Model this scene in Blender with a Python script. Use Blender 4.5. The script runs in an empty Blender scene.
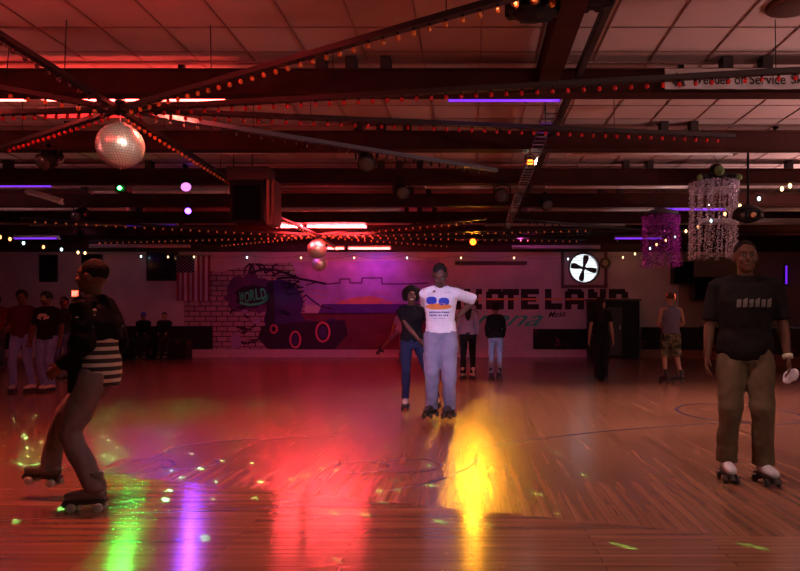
import bpy, bmesh, math, random
from mathutils import Vector, Matrix, noise
from mathutils.bvhtree import BVHTree
random.seed(7)
PI = math.pi
S = bpy.context.scene
C = S.collection
F = 700.0; CX = 472.0; CY = 320.0; CH = 1.2

def W(px, py, d):
    return Vector(((px-CX)*d/F, d, CH+(CY-py)*d/F))
def WX(px, d): return (px-CX)*d/F

# ------------------------------------------------------------------ materials
MATS = {}
def mat(name, col=(.5,.5,.5), rough=.6, metal=0., emit=None, es=0., var=0., vscale=8., spec=None, bump=0., bscale=40., alpha=None):
    if name in MATS: return MATS[name]
    m = bpy.data.materials.new(name); m.use_nodes = True
    nt = m.node_tree; b = nt.nodes['Principled BSDF']
    b.inputs['Base Color'].default_value = (*col, 1); b.inputs['Roughness'].default_value = rough
    b.inputs['Metallic'].default_value = metal
    if spec is not None: b.inputs['Specular IOR Level'].default_value = spec
    if emit: b.inputs['Emission Color'].default_value = (*emit, 1); b.inputs['Emission Strength'].default_value = es
    if var or bump:
        tc = nt.nodes.new('ShaderNodeTexCoord')
        if var:
            n = nt.nodes.new('ShaderNodeTexNoise'); n.inputs['Scale'].default_value = vscale; n.inputs['Detail'].default_value = 5
            r = nt.nodes.new('ShaderNodeValToRGB')
            r.color_ramp.elements[0].position = .3; r.color_ramp.elements[1].position = .7
            r.color_ramp.elements[0].color = (*[c*(1-var) for c in col], 1)
            r.color_ramp.elements[1].color = (*[min(1, c*(1+var)) for c in col], 1)
            nt.links.new(tc.outputs['Object'], n.inputs['Vector']); nt.links.new(n.outputs['Fac'], r.inputs['Fac'])
            nt.links.new(r.outputs['Color'], b.inputs['Base Color'])
        if bump:
            n2 = nt.nodes.new('ShaderNodeTexNoise'); n2.inputs['Scale'].default_value = bscale
            bp = nt.nodes.new('ShaderNodeBump'); bp.inputs['Strength'].default_value = bump; bp.inputs['Distance'].default_value = .01
            nt.links.new(tc.outputs['Object'], n2.inputs['Vector']); nt.links.new(n2.outputs['Fac'], bp.inputs['Height'])
            nt.links.new(bp.outputs['Normal'], b.inputs['Normal'])
    MATS[name] = m
    return m

# ------------------------------------------------------------------ object helpers
def tag(o, label=None, cat=None, group=None, kind=None):
    if label: o['label'] = label
    if cat: o['category'] = cat
    if group: o['group'] = group
    if kind: o['kind'] = kind
    return o
def link(name, me, m=None, parent=None):
    o = bpy.data.objects.new(name, me); C.objects.link(o)
    if m:
        for mm in (m if isinstance(m, (list, tuple)) else [m]): me.materials.append(mm)
    if parent: o.parent = parent
    return o
def obj(name, bm, m=None, parent=None, smooth=False):
    me = bpy.data.meshes.new(name); bm.normal_update(); bm.to_mesh(me); bm.free()
    if smooth:
        for p in me.polygons: p.use_smooth = True
    return link(name, me, m, parent)
def empty(name, loc=(0,0,0), rz=0.):
    o = bpy.data.objects.new(name, None); C.objects.link(o); o.location = loc; o.rotation_euler = (0,0,rz); o.empty_display_size = .1
    return o
def kids(o): return [c for c in C.objects if c.parent == o]
def copy_tree(o, parent=None):
    c = o.copy(); C.objects.link(c)
    if parent is not None:
        c.parent = parent; c.matrix_parent_inverse = o.matrix_parent_inverse.copy()
    for ch in kids(o): copy_tree(ch, c)
    return c
def box(bm, c, s, rot=None, mi=0, bev=0.):
    r = bmesh.ops.create_cube(bm, size=1.0)
    vs = r['verts']; M = Matrix.Translation(Vector(c)) @ (rot.to_4x4() if rot else Matrix()) @ Matrix.Diagonal((*s, 1))
    bmesh.ops.transform(bm, matrix=M, verts=vs)
    fs = set(f for v in vs for f in v.link_faces)
    for f in fs: f.material_index = mi
    if bev:
        es = list(set(e for v in vs for e in v.link_edges))
        bmesh.ops.bevel(bm, geom=es, offset=bev, segments=2, affect='EDGES', profile=.6)
    return vs
def cyl(bm, p, q, r, r2=None, seg=16, mi=0, cap=True):
    p = Vector(p); q = Vector(q); d = q-p
    if r2 is None: r2 = r
    R = d.to_track_quat('Z', 'Y').to_matrix()
    a = []; b = []
    for i in range(seg):
        t = 2*PI*i/seg; v = Vector((math.cos(t), math.sin(t), 0))
        a.append(bm.verts.new(p+R@(v*r))); b.append(bm.verts.new(q+R@(v*r2)))
    fs = []
    for i in range(seg):
        j = (i+1) % seg; fs.append(bm.faces.new((a[i], a[j], b[j], b[i])))
    if cap:
        fs.append(bm.faces.new(a[::-1])); fs.append(bm.faces.new(b))
    for f in fs: f.material_index = mi
def lathe(bm, c, prof, axis=(0,0,1), seg=20, mi=0):
    c = Vector(c); R = Vector(axis).to_track_quat('Z', 'Y').to_matrix()
    rings = []
    for (r, z) in prof:
        rings.append([bm.verts.new(c+R@Vector((r*math.cos(2*PI*i/seg), r*math.sin(2*PI*i/seg), z))) for i in range(seg)])
    for k in range(len(rings)-1):
        for i in range(seg):
            j = (i+1) % seg
            f = bm.faces.new((rings[k][i], rings[k][j], rings[k+1][j], rings[k+1][i])); f.material_index = mi
    for rg, fl in ((rings[0], True), (rings[-1], False)):
        f = bm.faces.new(rg[::-1] if fl else rg); f.material_index = mi
def tube(bm, pts, rad, seg=14, side=None, mi=0):
    """loft along pts with radius r or (a,b); 'side' keeps the a axis"""
    pts = [Vector(p) for p in pts]; rings = []
    prev = Vector(side) if side is not None else None
    n = len(pts)
    for i, p in enumerate(pts):
        t = (pts[min(i+1, n-1)]-pts[max(i-1, 0)])
        if t.length < 1e-7: t = Vector((0, 0, 1))
        t.normalize()
        if prev is None:
            prev = Vector((1, 0, 0)) if abs(t.x) < .8 else Vector((0, 1, 0))
        a = (prev - t*prev.dot(t))
        if a.length < 1e-5: a = t.orthogonal()
        a.normalize(); b = t.cross(a); prev = a
        r = rad[i] if isinstance(rad, (list, tuple)) else rad
        ra, rb = r if isinstance(r, (list, tuple)) else (r, r)
        rings.append([bm.verts.new(p+a*(ra*math.cos(2*PI*k/seg))+b*(rb*math.sin(2*PI*k/seg))) for k in range(seg)])
    for k in range(n-1):
        for i in range(seg):
            j = (i+1) % seg
            f = bm.faces.new((rings[k][i], rings[k][j], rings[k+1][j], rings[k+1][i])); f.material_index = mi
    f = bm.faces.new(rings[0][::-1]); f.material_index = mi
    f = bm.faces.new(rings[-1]); f.material_index = mi
def ball(bm, c, r, rot=None, u=14, v=10, mi=0):
    rr = bmesh.ops.create_uvsphere(bm, u_segments=u, v_segments=v, radius=1)
    s = r if isinstance(r, (list, tuple)) else (r, r, r)
    M = Matrix.Translation(Vector(c)) @ (rot.to_4x4() if rot else Matrix()) @ Matrix.Diagonal((*s, 1))
    bmesh.ops.transform(bm, matrix=M, verts=rr['verts'])
    for f in set(f for vv in rr['verts'] for f in vv.link_faces): f.material_index = mi
def plate(bm, pts2, y, t=.004, mi=0):
    """polygon in the x-z plane at depth y, thickness t towards the viewer (-y)"""
    a = [bm.verts.new((x, y-t, z)) for x, z in pts2]; b = [bm.verts.new((x, y, z)) for x, z in pts2]
    fs = [bm.faces.new(a), bm.faces.new(b[::-1])]
    n = len(a)
    for i in range(n):
        j = (i+1) % n; fs.append(bm.faces.new((a[j], a[i], b[i], b[j])))
    for f in fs: f.material_index = mi
def evaluated_mesh(tmp):
    dg = bpy.context.evaluated_depsgraph_get(); dg.update()
    return bpy.data.meshes.new_from_object(tmp.evaluated_get(dg), depsgraph=dg)
def text_mesh(s, w, h, shear=0., offset=0., extrude=.002):
    cu = bpy.data.curves.new('t', 'FONT'); cu.body = s; cu.size = 1; cu.shear = shear; cu.offset = offset; cu.extrude = 0
    o = bpy.data.objects.new('t', cu); C.objects.link(o)
    me = evaluated_mesh(o); bpy.data.objects.remove(o)
    xs = [v.co.x for v in me.vertices]; ys = [v.co.y for v in me.vertices]
    x0, x1, y0, y1 = min(xs), max(xs), min(ys), max(ys)
    for v in me.vertices:
        v.co = Vector(((v.co.x-x0)/(x1-x0)*w, 0, (v.co.y-y0)/(y1-y0)*h))
    me.materials.clear()
    return me

# ------------------------------------------------------------------ camera & view
cam = bpy.data.cameras.new('camera'); co = bpy.data.objects.new('camera', cam); C.objects.link(co)
cam.sensor_width = 36; cam.lens = F*36/800; cam.shift_x = -(CX-400)/800; cam.shift_y = (CY-285.5)/800
co.location = (0, 0, CH); co.rotation_euler = (PI/2, 0, 0); cam.clip_end = 100
S.camera = co
S.view_settings.view_transform = 'Standard'; S.view_settings.look = 'None'
S.view_settings.gamma = 1; S.view_settings.use_curve_mapping = False; S.view_settings.exposure = 0.0
w = bpy.data.worlds.new('w'); S.world = w; w.use_nodes = True
w.node_tree.nodes['Background'].inputs[0].default_value = (.5, .6, .8, 1); w.node_tree.nodes['Background'].inputs[1].default_value = .02
try:
    S.cycles.max_bounces = 6; S.cycles.sample_clamp_indirect = 4; S.cycles.use_denoising = True
    S.cycles.caustics_reflective = False; S.cycles.caustics_refractive = False
except Exception: pass

YB = 22.7          # back wall
ZC = 4.01          # ceiling
XL, XR, YF = -17.0, 11.5, -5.0

# ------------------------------------------------------------------ floor
def floor_material():
    m = bpy.data.materials.new('maple floor'); m.use_nodes = True; nt = m.node_tree; N = nt.nodes; L = nt.links
    b = N['Principled BSDF']
    tc = N.new('ShaderNodeTexCoord'); sep = N.new('ShaderNodeSeparateXYZ'); L.new(tc.outputs['Object'], sep.inputs[0])
    def math_(op, a, bb=None, c=None):
        n = N.new('ShaderNodeMath'); n.operation = op
        for i, v in enumerate((a, bb, c)):
            if v is None: continue
            if isinstance(v, (int, float)): n.inputs[i].default_value = v
            else: L.new(v, n.inputs[i])
        return n.outputs[0]
    X, Y = sep.outputs['X'], sep.outputs['Y']
    # the boards of the end zone run across, the boards of the straight run away
    edge = math_('ADD', math_('MULTIPLY', math_('MINIMUM', X, 1.5), .36), Y)
    near = math_('LESS_THAN', edge, 4.42)
    def boards(u, v):
        cmb = N.new('ShaderNodeCombineXYZ'); L.new(u, cmb.inputs[0]); L.new(v, cmb.inputs[1])
        br = N.new('ShaderNodeTexBrick'); br.inputs['Scale'].default_value = 1
        br.inputs['Brick Width'].default_value = 1.3; br.inputs['Row Height'].default_value = .062
        br.inputs['Mortar Size'].default_value = .0022; br.inputs['Mortar Smooth'].default_value = .3
        br.inputs['Color1'].default_value = (.31, .155, .098, 1); br.inputs['Color2'].default_value = (.23, .112, .07, 1)
        br.inputs['Mortar'].default_value = (.10, .045, .03, 1)
        L.new(cmb.outputs[0], br.inputs['Vector'])
        mp = N.new('ShaderNodeMapping'); mp.inputs['Scale'].default_value = (.9, 17, 1); L.new(cmb.outputs[0], mp.inputs['Vector'])
        no = N.new('ShaderNodeTexNoise'); no.inputs['Scale'].default_value = 1; no.inputs['Detail'].default_value = 4
        L.new(mp.outputs[0], no.inputs['Vector'])
        return br, no
    b1, n1 = boards(X, Y); b2, n2 = boards(Y, X)
    def mix(fac, a, c, typ='RGBA'):
        n = N.new('ShaderNodeMix'); n.data_type = typ
        L.new(fac, n.inputs[0])
        ia, ib = (6, 7) if typ == 'RGBA' else (2, 3)
        L.new(a, n.inputs[ia]); L.new(c, n.inputs[ib])
        return n.outputs[2 if typ == 'RGBA' else 0]
    col = mix(near, b2.outputs['Color'], b1.outputs['Color'])
    nz = mix(near, n2.outputs['Fac'], n1.outputs['Fac'], 'FLOAT')
    mo = mix(near, b2.outputs['Fac'], b1.outputs['Fac'], 'FLOAT')
    big = N.new('ShaderNodeTexNoise'); big.inputs['Scale'].default_value = .7; big.inputs['Detail'].default_value = 3; L.new(tc.outputs['Object'], big.inputs['Vector'])
    hs = N.new('ShaderNodeHueSaturation'); L.new(col, hs.inputs['Color'])
    L.new(math_('ADD', math_('MULTIPLY', nz, 1.0), math_('ADD', math_('MULTIPLY', big.outputs['Fac'], .6), .0)), hs.inputs['Value'])
    hs.inputs['Value'].default_value = 1
    L.new(hs.outputs[0], b.inputs['Base Color'])
    L.new(math_('ADD', math_('MULTIPLY', nz, .12), math_('ADD', math_('MULTIPLY', near, -.06), .185)), b.inputs['Roughness'])
    b.inputs['Specular IOR Level'].default_value = .8
    b.inputs['Anisotropic'].default_value = .6
    tg = N.new('ShaderNodeCombineXYZ'); L.new(math_('SUBTRACT', 1.0, near), tg.inputs[0]); L.new(near, tg.inputs[1]); L.new(tg.outputs[0], b.inputs['Tangent'])
    bp = N.new('ShaderNodeBump'); bp.inputs['Strength'].default_value = .12; bp.inputs['Distance'].default_value = .0025
    L.new(math_('SUBTRACT', nz, math_('MULTIPLY', mo, .8)), bp.inputs['Height'])
    L.new(bp.outputs['Normal'], b.inputs['Normal'])
    return m
bm = bmesh.new(); box(bm, ((XL+XR)/2, (YF+YB+.2)/2, -.05), (XR-XL+.4, YB-YF+.4, .1))
tag(obj('floor', bm, floor_material()), kind='structure')

# painted court lines on the floor
line_m = mat('line paint', (.03, .03, .10), .35)
def floor_line(pts, wd=.03):
    bm = bmesh.new(); prev = None; n = len(pts)
    for i, (x, y) in enumerate(pts):
        p = Vector((x, y, .002)); t = Vector(pts[min(i+1, n-1)])-Vector(pts[max(i-1, 0)]); t = Vector((t.x, t.y, 0)).normalized(); s = Vector((-t.y, t.x, 0))*wd/2
        a, b = bm.verts.new(p-s), bm.verts.new(p+s)
        if prev: bm.faces.new((prev[0], a, b, prev[1]))
        prev = (a, b)
    return bm
def arc(cx, cy, r, a0, a1, n=40, rx=None):
    return [(cx+(rx or r)*math.cos(math.radians(a0+(a1-a0)*i/n)), cy+r*math.sin(math.radians(a0+(a1-a0)*i/n))) for i in range(n+1)]
def fp(px, py): d = CH*F/(py-CY); return (WX(px, d), d)
k = 1
for pts, wd in ((arc(3.42, 9.05, 1.0, 0, 360, rx=.72), .035), (arc(-.52, 5.78, .27, -150, 150), .018), (arc(-.9, 5.72, .22, -120, 180), .018),
                (arc(-2.75, 5.75, .28, -130, 170), .018), (arc(-2.35, 5.85, .22, -170, 60), .018),
                ([fp(388, 491), fp(420, 485), fp(445, 478), fp(468, 468), fp(480, 458)], .022),
                ([fp(480, 447), fp(520, 441), fp(570, 435), fp(620, 430), fp(700, 424), fp(760, 421)], .028),
                ([fp(0, 521), fp(90, 516), fp(200, 511), fp(300, 506), fp(390, 503)], .012),
                ([fp(150, 458), fp(185, 445), fp(240, 440), fp(300, 437), fp(345, 436)], .02)):
    o = obj('trim_%d' % k, floor_line(pts, wd), line_m); tag(o, kind='structure'); k += 1

# ------------------------------------------------------------------ walls
plaster = mat('wall paint', (.60, .50, .50), .75, var=.12, vscale=1.5)
dark_wall = mat('lounge wall paint', (.33, .22, .18), .8, var=.1, vscale=2)
def slab(name, c, s, m, kind='structure'):
    bm = bmesh.new(); box(bm, c, s); o = obj(name, bm, m); tag(o, kind=kind); return o
fanC = W(584, 268, YB); FR = .46
# back wall with a round hole for the exhaust fan
bm = bmesh.new()
hx, hz, hs_ = fanC.x, fanC.z, .62
xw0, xw1 = XL, 6.7
for (a, b_, c_, d_) in ((xw0, hx-hs_, 0, ZC), (hx+hs_, xw1, 0, ZC), (hx-hs_, hx+hs_, 0, hz-hs_), (hx-hs_, hx+hs_, hz+hs_, ZC)):
    box(bm, ((a+b_)/2, YB+.1, (c_+d_)/2), (b_-a, .2, d_-c_))
n = 48; rin = []; rout = []
for i in range(n):
    t = 2*PI*i/n; c_, s_ = math.cos(t), math.sin(t); k_ = hs_/max(abs(c_), abs(s_))
    rin.append((bm.verts.new((hx+FR*c_, YB, hz+FR*s_)), bm.verts.new((hx+FR*c_, YB+.2, hz+FR*s_))))
    rout.append(bm.verts.new((hx+k_*c_, YB, hz+k_*s_)))
for i in range(n):
    j = (i+1) % n
    bm.faces.new((rin[i][0], rin[j][0], rout[j], rout[i])); bm.faces.new((rin[i][1], rin[j][1], rin[j][0], rin[i][0]))
tag(obj('wall_back', bm, plaster), kind='structure')
slab('wall_back_lounge', ((6.7+XR)/2, YB+.1, ZC/2), (XR-6.7, .2, ZC), dark_wall)
slab('wall_left', (XL-.1, (YF+YB)/2, ZC/2), (.2, YB-YF, ZC), plaster)
slab('wall_right', (XR+.1, (YF+YB)/2, ZC/2), (.2, YB-YF, ZC), dark_wall)
slab('wall_front', ((XL+XR)/2, YF-.1, ZC/2), (XR-XL, .2, ZC), mat('front wall paint', (.22, .17, .16), .8))
kick = mat('kick board paint', (.62, .47, .50), .5, var=.08)
slab('baseboard_back', ((XL+5.35)/2, YB-.09, .12), (5.35-XL, .18, .24), kick)
slab('trim_10', ((XL+XR)/2, YB-.12, 3.71), (XR-XL, .24, .60), mat('soffit brown', (.05, .025, .02), .7))
# ledge on the right lounge wall
slab('trim_11', (9.9, YB-.2, 3.78), (2.2, .3, .1), mat('soffit brown'))

# carpet with pink shapes on the low walls
def carpet_mat():
    m = bpy.data.materials.new('patterned carpet'); m.use_nodes = True; nt = m.node_tree; b = nt.nodes['Principled BSDF']
    tc = nt.nodes.new('ShaderNodeTexCoord'); v = nt.nodes.new('ShaderNodeTexVoronoi'); v.inputs['Scale'].default_value = 1.9
    r = nt.nodes.new('ShaderNodeValToRGB'); e = r.color_ramp.elements
    e[0].position = .0; e[0].color = (.30, .05, .09, 1); e[1].position = .30; e[1].color = (.012, .010, .012, 1)
    x = e.new(.14); x.color = (.16, .03, .06, 1); x = e.new(.20); x.color = (.012, .01, .012, 1)
    n = nt.nodes.new('ShaderNodeTexNoise'); n.inputs['Scale'].default_value = 9
    ad = nt.nodes.new('ShaderNodeVectorMath'); ad.operation = 'MULTIPLY_ADD'
    ad.inputs[1].default_value = (.45, .45, .45)
    nt.links.new(n.outputs['Color'], ad.inputs[0]); nt.links.new(tc.outputs['Object'], ad.inputs[2]); nt.links.new(tc.outputs['Object'], n.inputs['Vector'])
    nt.links.new(ad.outputs[0], v.inputs['Vector']); nt.links.new(v.outputs['Distance'], r.inputs['Fac']); nt.links.new(r.outputs['Color'], b.inputs['Base Color'])
    b.inputs['Roughness'].default_value = .95
    return m
carpet = carpet_mat()
def carpet_panel(x0, x1, z0, z1, label, y=YB-.008, t=.10):
    bm = bmesh.new(); box(bm, ((x0+x1)/2, y-t/2, (z0+z1)/2), (x1-x0, t, z1-z0), bev=.015)
    o = obj('carpet_panel', bm, carpet); tag(o, label, 'wall panel'); return o
px_ = lambda p: WX(p, YB); pz_ = lambda p: CH+(CY-p)*YB/F
carpet_panel(-16.5, px_(31), .26, pz_(323), 'black floral carpeted low wall panel at the far left, behind the couple')
carpet_panel(px_(103), px_(213), .26, pz_(326), 'black floral carpeted low wall panel under the hanging flag')
carpet_panel(px_(533), px_(628), .26, pz_(329), 'black floral carpeted low wall panel under the large painted letters')

# low curved rink wall on the right, carpeted with a brown kick strip and a steel rail
def strip_wall(path, z0, z1, t, m, name):
    bm = bmesh.new(); n = len(path); rings = []
    for i, (x, y) in enumerate(path):
        a = Vector(path[max(i-1, 0)]); b = Vector(path[min(i+1, n-1)]); d = (b-a).normalized(); s = Vector((-d.y, d.x))*t/2
        p = Vector((x, y))
        rings.append([bm.verts.new((*(p+s*u), z)) for u, z in ((-1, z0), (1, z0), (1, z1), (-1, z1))])
    for i in range(n-1):
        for k_ in range(4):
            j = (k_+1) % 4; bm.faces.new((rings[i][k_], rings[i+1][k_], rings[i+1][j], rings[i][j]))
    bm.faces.new(rings[0][::-1]); bm.faces.new(rings[-1]); bmesh.ops.recalc_face_normals(bm, faces=bm.faces[:])
    return obj(name, bm, m)
rp = [(5.45, 22.45), (6.4, 22.3), (7.1, 21.8), (7.6, 20.9), (8.0, 19.3), (8.3, 17.4), (8.6, 15), (8.8, 12), (8.9, 9), (8.95, 6)]
tag(strip_wall(rp, 0, .97, .14, carpet, 'wall_rink'), kind='structure')
rp2 = [(x-.085, y-.06) for x, y in rp]
tag(strip_wall(rp2, 0, .26, .05, mat('kick brown', (.20, .085, .05), .5), 'baseboard_rink'), kind='structure')
bm = bmesh.new(); tube(bm, [(x, y, 1.01) for x, y in rp[2:]], .022, seg=8)
o = obj('rail', bm, mat('steel rail', (.7, .7, .72), .3, 1.), smooth=True); tag(o, 'thin steel handrail running along the top of the low wall at right', 'rail')
# dark booth and hung boards at back right
def simple(name, c, s, m, label, cat, bev=.02, details=()):
    bm = bmesh.new(); box(bm, c, s, bev=bev); r = obj(name, bm, m); tag(r, label, cat)
    return r
black = mat('black plastic', (.008, .008, .009), .5, spec=.2)
def booth():
    c = W(613, 333, 22.2)
    r = empty('booth', (c.x, 22.25, 0)); tag(r, 'tall black cubicle behind the woman in black, at the edge of the painted letters', 'booth')
    bm = bmesh.new(); box(bm, (0, 0, .90), (1.55, .7, 1.78), bev=.02); obj('carcass', bm, black, r)
    bm = bmesh.new(); box(bm, (0, 0, 1.83), (1.65, .78, .06), bev=.01); obj('top', bm, mat('booth top', (.04, .03, .03), .4), r)
    bm = bmesh.new(); box(bm, (-.2, -.36, .85), (.85, .03, 1.5), bev=.008); o = obj('door', bm, mat('booth door', (.03, .025, .028), .5), r)
    bm = bmesh.new(); cyl(bm, (.15, -.40, .9), (.15, -.40, 1.05), .012); obj('handle', bm, mat('steel rail'), o)
booth()

# dark covered windows high on the left of the back wall
def window_n(nm, x0, x1, y0, y1):
    a = W(x0, y0, YB); b = W(x1, y1, YB)
    bm = bmesh.new(); box(bm, ((a.x+b.x)/2, YB-.025, (a.z+b.z)/2), (b.x-a.x, .05, a.z-b.z), bev=.006)
    o = obj(nm, bm, mat('dark frame', (.03, .02, .02), .5)); tag(o, kind='structure')
    bm = bmesh.new(); box(bm, ((a.x+b.x)/2, YB-.055, (a.z+b.z)/2), (b.x-a.x-.1, .015, a.z-b.z-.1)); obj('pane', bm, mat('covered glass', (.008, .008, .01), .15), o)
window_n('window_1', 40, 58, 255, 282); window_n('window_2', 82, 103, 254, 279); window_n('window_3', 147, 179, 252, 281)

# ------------------------------------------------------------------ ceiling with its grid
def ceiling_mat():
    m = mat('ceiling tile', (.62, .50, .47), .7, var=.10, vscale=.9, bump=.25, bscale=60); return m
bm = bmesh.new(); box(bm, ((XL+XR)/2, (YF+YB)/2, ZC+.05), (XR-XL, YB-YF, .1)); ce = obj('ceiling', bm, ceiling_mat()); tag(ce, kind='structure')
bm = bmesh.new(); x = .09-.61*28
while x < XR:
    if x > XL: box(bm, (x, (YF+YB)/2, ZC-.004), (.015, YB-YF, .008))
    x += .61
y = 6.71-.61*19
while y < YB:
    box(bm, ((XL+XR)/2, y, ZC-.006), (XR-XL, .014, .006)); y += .61
for k in range(8): box(bm, ((XL+XR)/2, 7.62+2.44*(k-1), ZC-.012), (XR-XL, .05, .02))
obj('ceiling_grid', bm, mat('grid metal', (.42, .28, .26), .33, .7), ce)

# beams
beam_m = mat('beam paint', (.048, .014, .011), .7, spec=.15, var=.25, vscale=3)
BY = [7.43+2.44*k for k in range(-2, 7)]
for i, y in enumerate(BY):
    r = empty('ceiling_beam', ((XL+XR)/2, y, 3.6)); n_ = i-1
    bm = bmesh.new(); box(bm, (0, .075, .135), (XR-XL-.02, .15, .25), bev=.01)
    box(bm, (0, .075, .008), (XR-XL-.02, .21, .016)); box(bm, (0, .075, .255), (XR-XL-.02, .21, .016))
    r['kind'] = 'structure'
    o = obj('beam', bm, beam_m, r)
    if i >= 1:
        for X in (-1.61, -1.29, -.92, 2.72, 3.14, 5.6, -5.7, -8.2):
            bm = bmesh.new(); box(bm, (X-(XL+XR)/2, .075, .335), (.11, .16, .146), bev=.008); obj('bracket', bm, mat('bracket dark', (.03, .02, .02), .6), r)
# long girder, pipe and metal cable tray running away from the viewer
bm = bmesh.new(); box(bm, (.78, .70, 3.735), (.15, 13.42, .25), bev=.01)
box(bm, (.78, .70, 3.608), (.20, 13.4, .016)); box(bm, (.78, .70, 3.87), (.20, 13.4, .016))
o = obj('trim_12', bm, beam_m); tag(o, kind='structure')
bm = bmesh.new(); box(bm, (1.13, 9, 3.82), (.07, 26, .09), bev=.008)
o = obj('trim_13', bm, mat('bracket dark')); tag(o, kind='structure')
def tray():
    r = empty('cable_tray', (.87, 8.0, 3.5)); tag(r, 'long aluminium cable tray running away under the beams right of centre', 'cable tray')
    al = mat('aluminium', (.6, .58, .55), .25, 1.)
    for s in (-1, 1):
        bm = bmesh.new(); box(bm, (s*.075, 6, .03), (.012, 12.6, .07)); obj('side_rail', bm, al, r)
    bm = bmesh.new(); box(bm, (0, 0, 0), (.14, .03, .012)); o = obj('rung', bm, al, r); me = o.data; o.location = (0, -.2, 0)
    for i in range(1, 62): o = bpy.data.objects.new('rung', me); C.objects.link(o); o.parent = r; o.location = (0, -.2+i*.2, 0)
    for i in range(6):
        bm = bmesh.new(); cyl(bm, (0, .3+i*2.44, .0), (0, .3+i*2.44, ZC-3.5), .006, seg=6); obj('hanger', bm, black, r)
tray()
# round brown ceiling disc
def disc():
    r = empty('ceiling_speaker', (2.86, 6.25, ZC)); tag(r, 'round brown disc on the ceiling tiles near the top right corner', 'ceiling speaker')
    bm = bmesh.new(); lathe(bm, (0, 0, -.03), [(.19, 0), (.225, .01), (.23, .03)], seg=32); obj('rim', bm, mat('disc brown', (.12, .045, .03), .6), r, True)
    bm = bmesh.new(); lathe(bm, (0, 0, -.034), [(.17, 0), (.185, .006)], seg=32); obj('grille', bm, mat('grille brown', (.09, .035, .025), .8), r, True)
disc()

# ------------------------------------------------------------------ strip lights
white_en = mat('white enamel', (.62, .58, .56), .4, var=.08, vscale=3)
tube_off = mat('unlit tube', (.75, .72, .70), .25)
tube_red = mat('red tube', (.9, .3, .3), .4, emit=(1, .07, .055), es=27.)
tube_far = mat('far red tube', (.9, .3, .3), .4, emit=(1, .05, .06), es=290.)
tube_back = mat('back red tube', (.9, .3, .3), .4, emit=(1, .09, .07), es=22.)
tube_front = mat('front red tube', (.9, .3, .3), .4, emit=(1, .05, .05), es=34.)
tube_red2 = mat('dim red tube', (.8, .1, .1), .4, emit=(1, .03, .03), es=1.3)
tube_uv = mat('violet tube', (.3, .1, .9), .4, emit=(.22, .035, 1), es=1.25)
def strip_light(px0, px1, py, d, tm, label, group=None, rot=0., ntube=2, hang=True):
    a = W(px0, py, d); b = W(px1, py, d); L_ = (b-a).length
    r = empty('strip_light', ((a.x+b.x)/2, d, a.z), 0); r.rotation_euler = (0, rot, 0); tag(r, label, 'strip light', group)
    bm = bmesh.new(); box(bm, (0, 0, .055), (L_, .07, .055), bev=.006); box(bm, (0, 0, .027), (L_, .09, .008)); obj('housing', bm, white_en, r)
    for s in ((-1, 1) if ntube == 2 else (0,)):
        bm = bmesh.new(); cyl(bm, (-L_/2+.03, s*.055, 0), (L_/2-.03, s*.055, 0), .019, seg=12); obj('tube', bm, tm, r, True)
    for s in (-1, 1):
        bm = bmesh.new(); box(bm, (s*(L_/2-.012), 0, 0), (.024, .16, .05)); obj('end_cap', bm, white_en, r)
    if hang:
        for s in (-.6, .6):
            bm = bmesh.new(); cyl(bm, (s*L_/2, 0, .08), (s*L_/2, 0, ZC-a.z), .004, seg=6); obj('hanger', bm, black, r)
    return r
strip_light(-60, 27, 98, 7.85, tube_red, 'glowing red strip light cut by the left photo edge, nearest row')
strip_light(40, 118, 98, 7.85, tube_red, 'glowing red strip light just left of the big mirror ball hub')
strip_light(121, 228, 98, 7.85, tube_red, 'glowing red strip light just right of the big mirror ball hub')
strip_light(40, 135, 115, 8.6, tube_red2, 'dim red strip light below and left of the big mirror ball hub')
strip_light(148, 287, 152, 10.3, tube_off, 'unlit strip light above the hanging black loudspeaker, tinted red')
strip_light(276, 304, 226.5, 17.6, tube_far, 'short glowing red strip light left of the small mirror balls hub')
strip_light(307, 367, 226.5, 17.6, tube_far, 'glowing red strip light just above the small mirror balls')
strip_light(327, 345, 248.5, 21.3, tube_back, 'short glowing red strip light level with the upper small mirror ball')
strip_light(348, 391, 248.5, 21.3, tube_back, 'glowing red strip light farthest back, right of the small mirror balls')
strip_light(446, 562, 100, 7.8, tube_uv, 'violet strip light below the nearest beam in the picture centre', ntube=1)
strip_light(757, 900, 151, 10.3, tube_uv, 'violet strip light at the right edge below the second beam', ntube=1)
strip_light(664, 726, 209.5, 15.2, tube_uv, 'violet strip light behind the silver tinsel chandelier', ntube=1)
strip_light(614, 662, 238.5, 19.5, tube_uv, 'violet strip light behind the purple tinsel chandelier', ntube=1)
strip_light(-60, 55, 186, 12.8, tube_uv, 'violet strip light at the left edge below the third beam', ntube=1)
strip_light(14, 59, 238.5, 19.5, tube_uv, 'violet strip light far back above the left couple', ntube=1)
strip_light(126, 178, 225.5, 17.6, mat('dim violet tube', (.3, .1, .9), .4, emit=(.2, .03, 1), es=.25), 'faint violet strip light far back between couple and loudspeaker', ntube=1)
strip_light(588, 900, 96, 7.8, tube_off, 'long white unlit strip light under the white banner')
strip_light(566, 737, 153, 10.3, tube_off, 'white unlit strip light right of centre below the second beam')
strip_light(425, 498, 187, 12.8, tube_off, 'white unlit strip light above the orange lamp, third row')
strip_light(545, 690, 187, 12.8, tube_off, 'white unlit strip light left of the silver tinsel, third row')
strip_light(90, 228, 192, 12.9, tube_off, 'white unlit strip light behind the green laser, third row')
strip_light(278, 400, 210, 15.3, tube_off, 'unlit strip light in the fourth row above the red lit pair')
strip_light(528, 655, 210, 15.3, tube_off, 'unlit strip light in the fourth row right of the cable tray')
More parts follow.
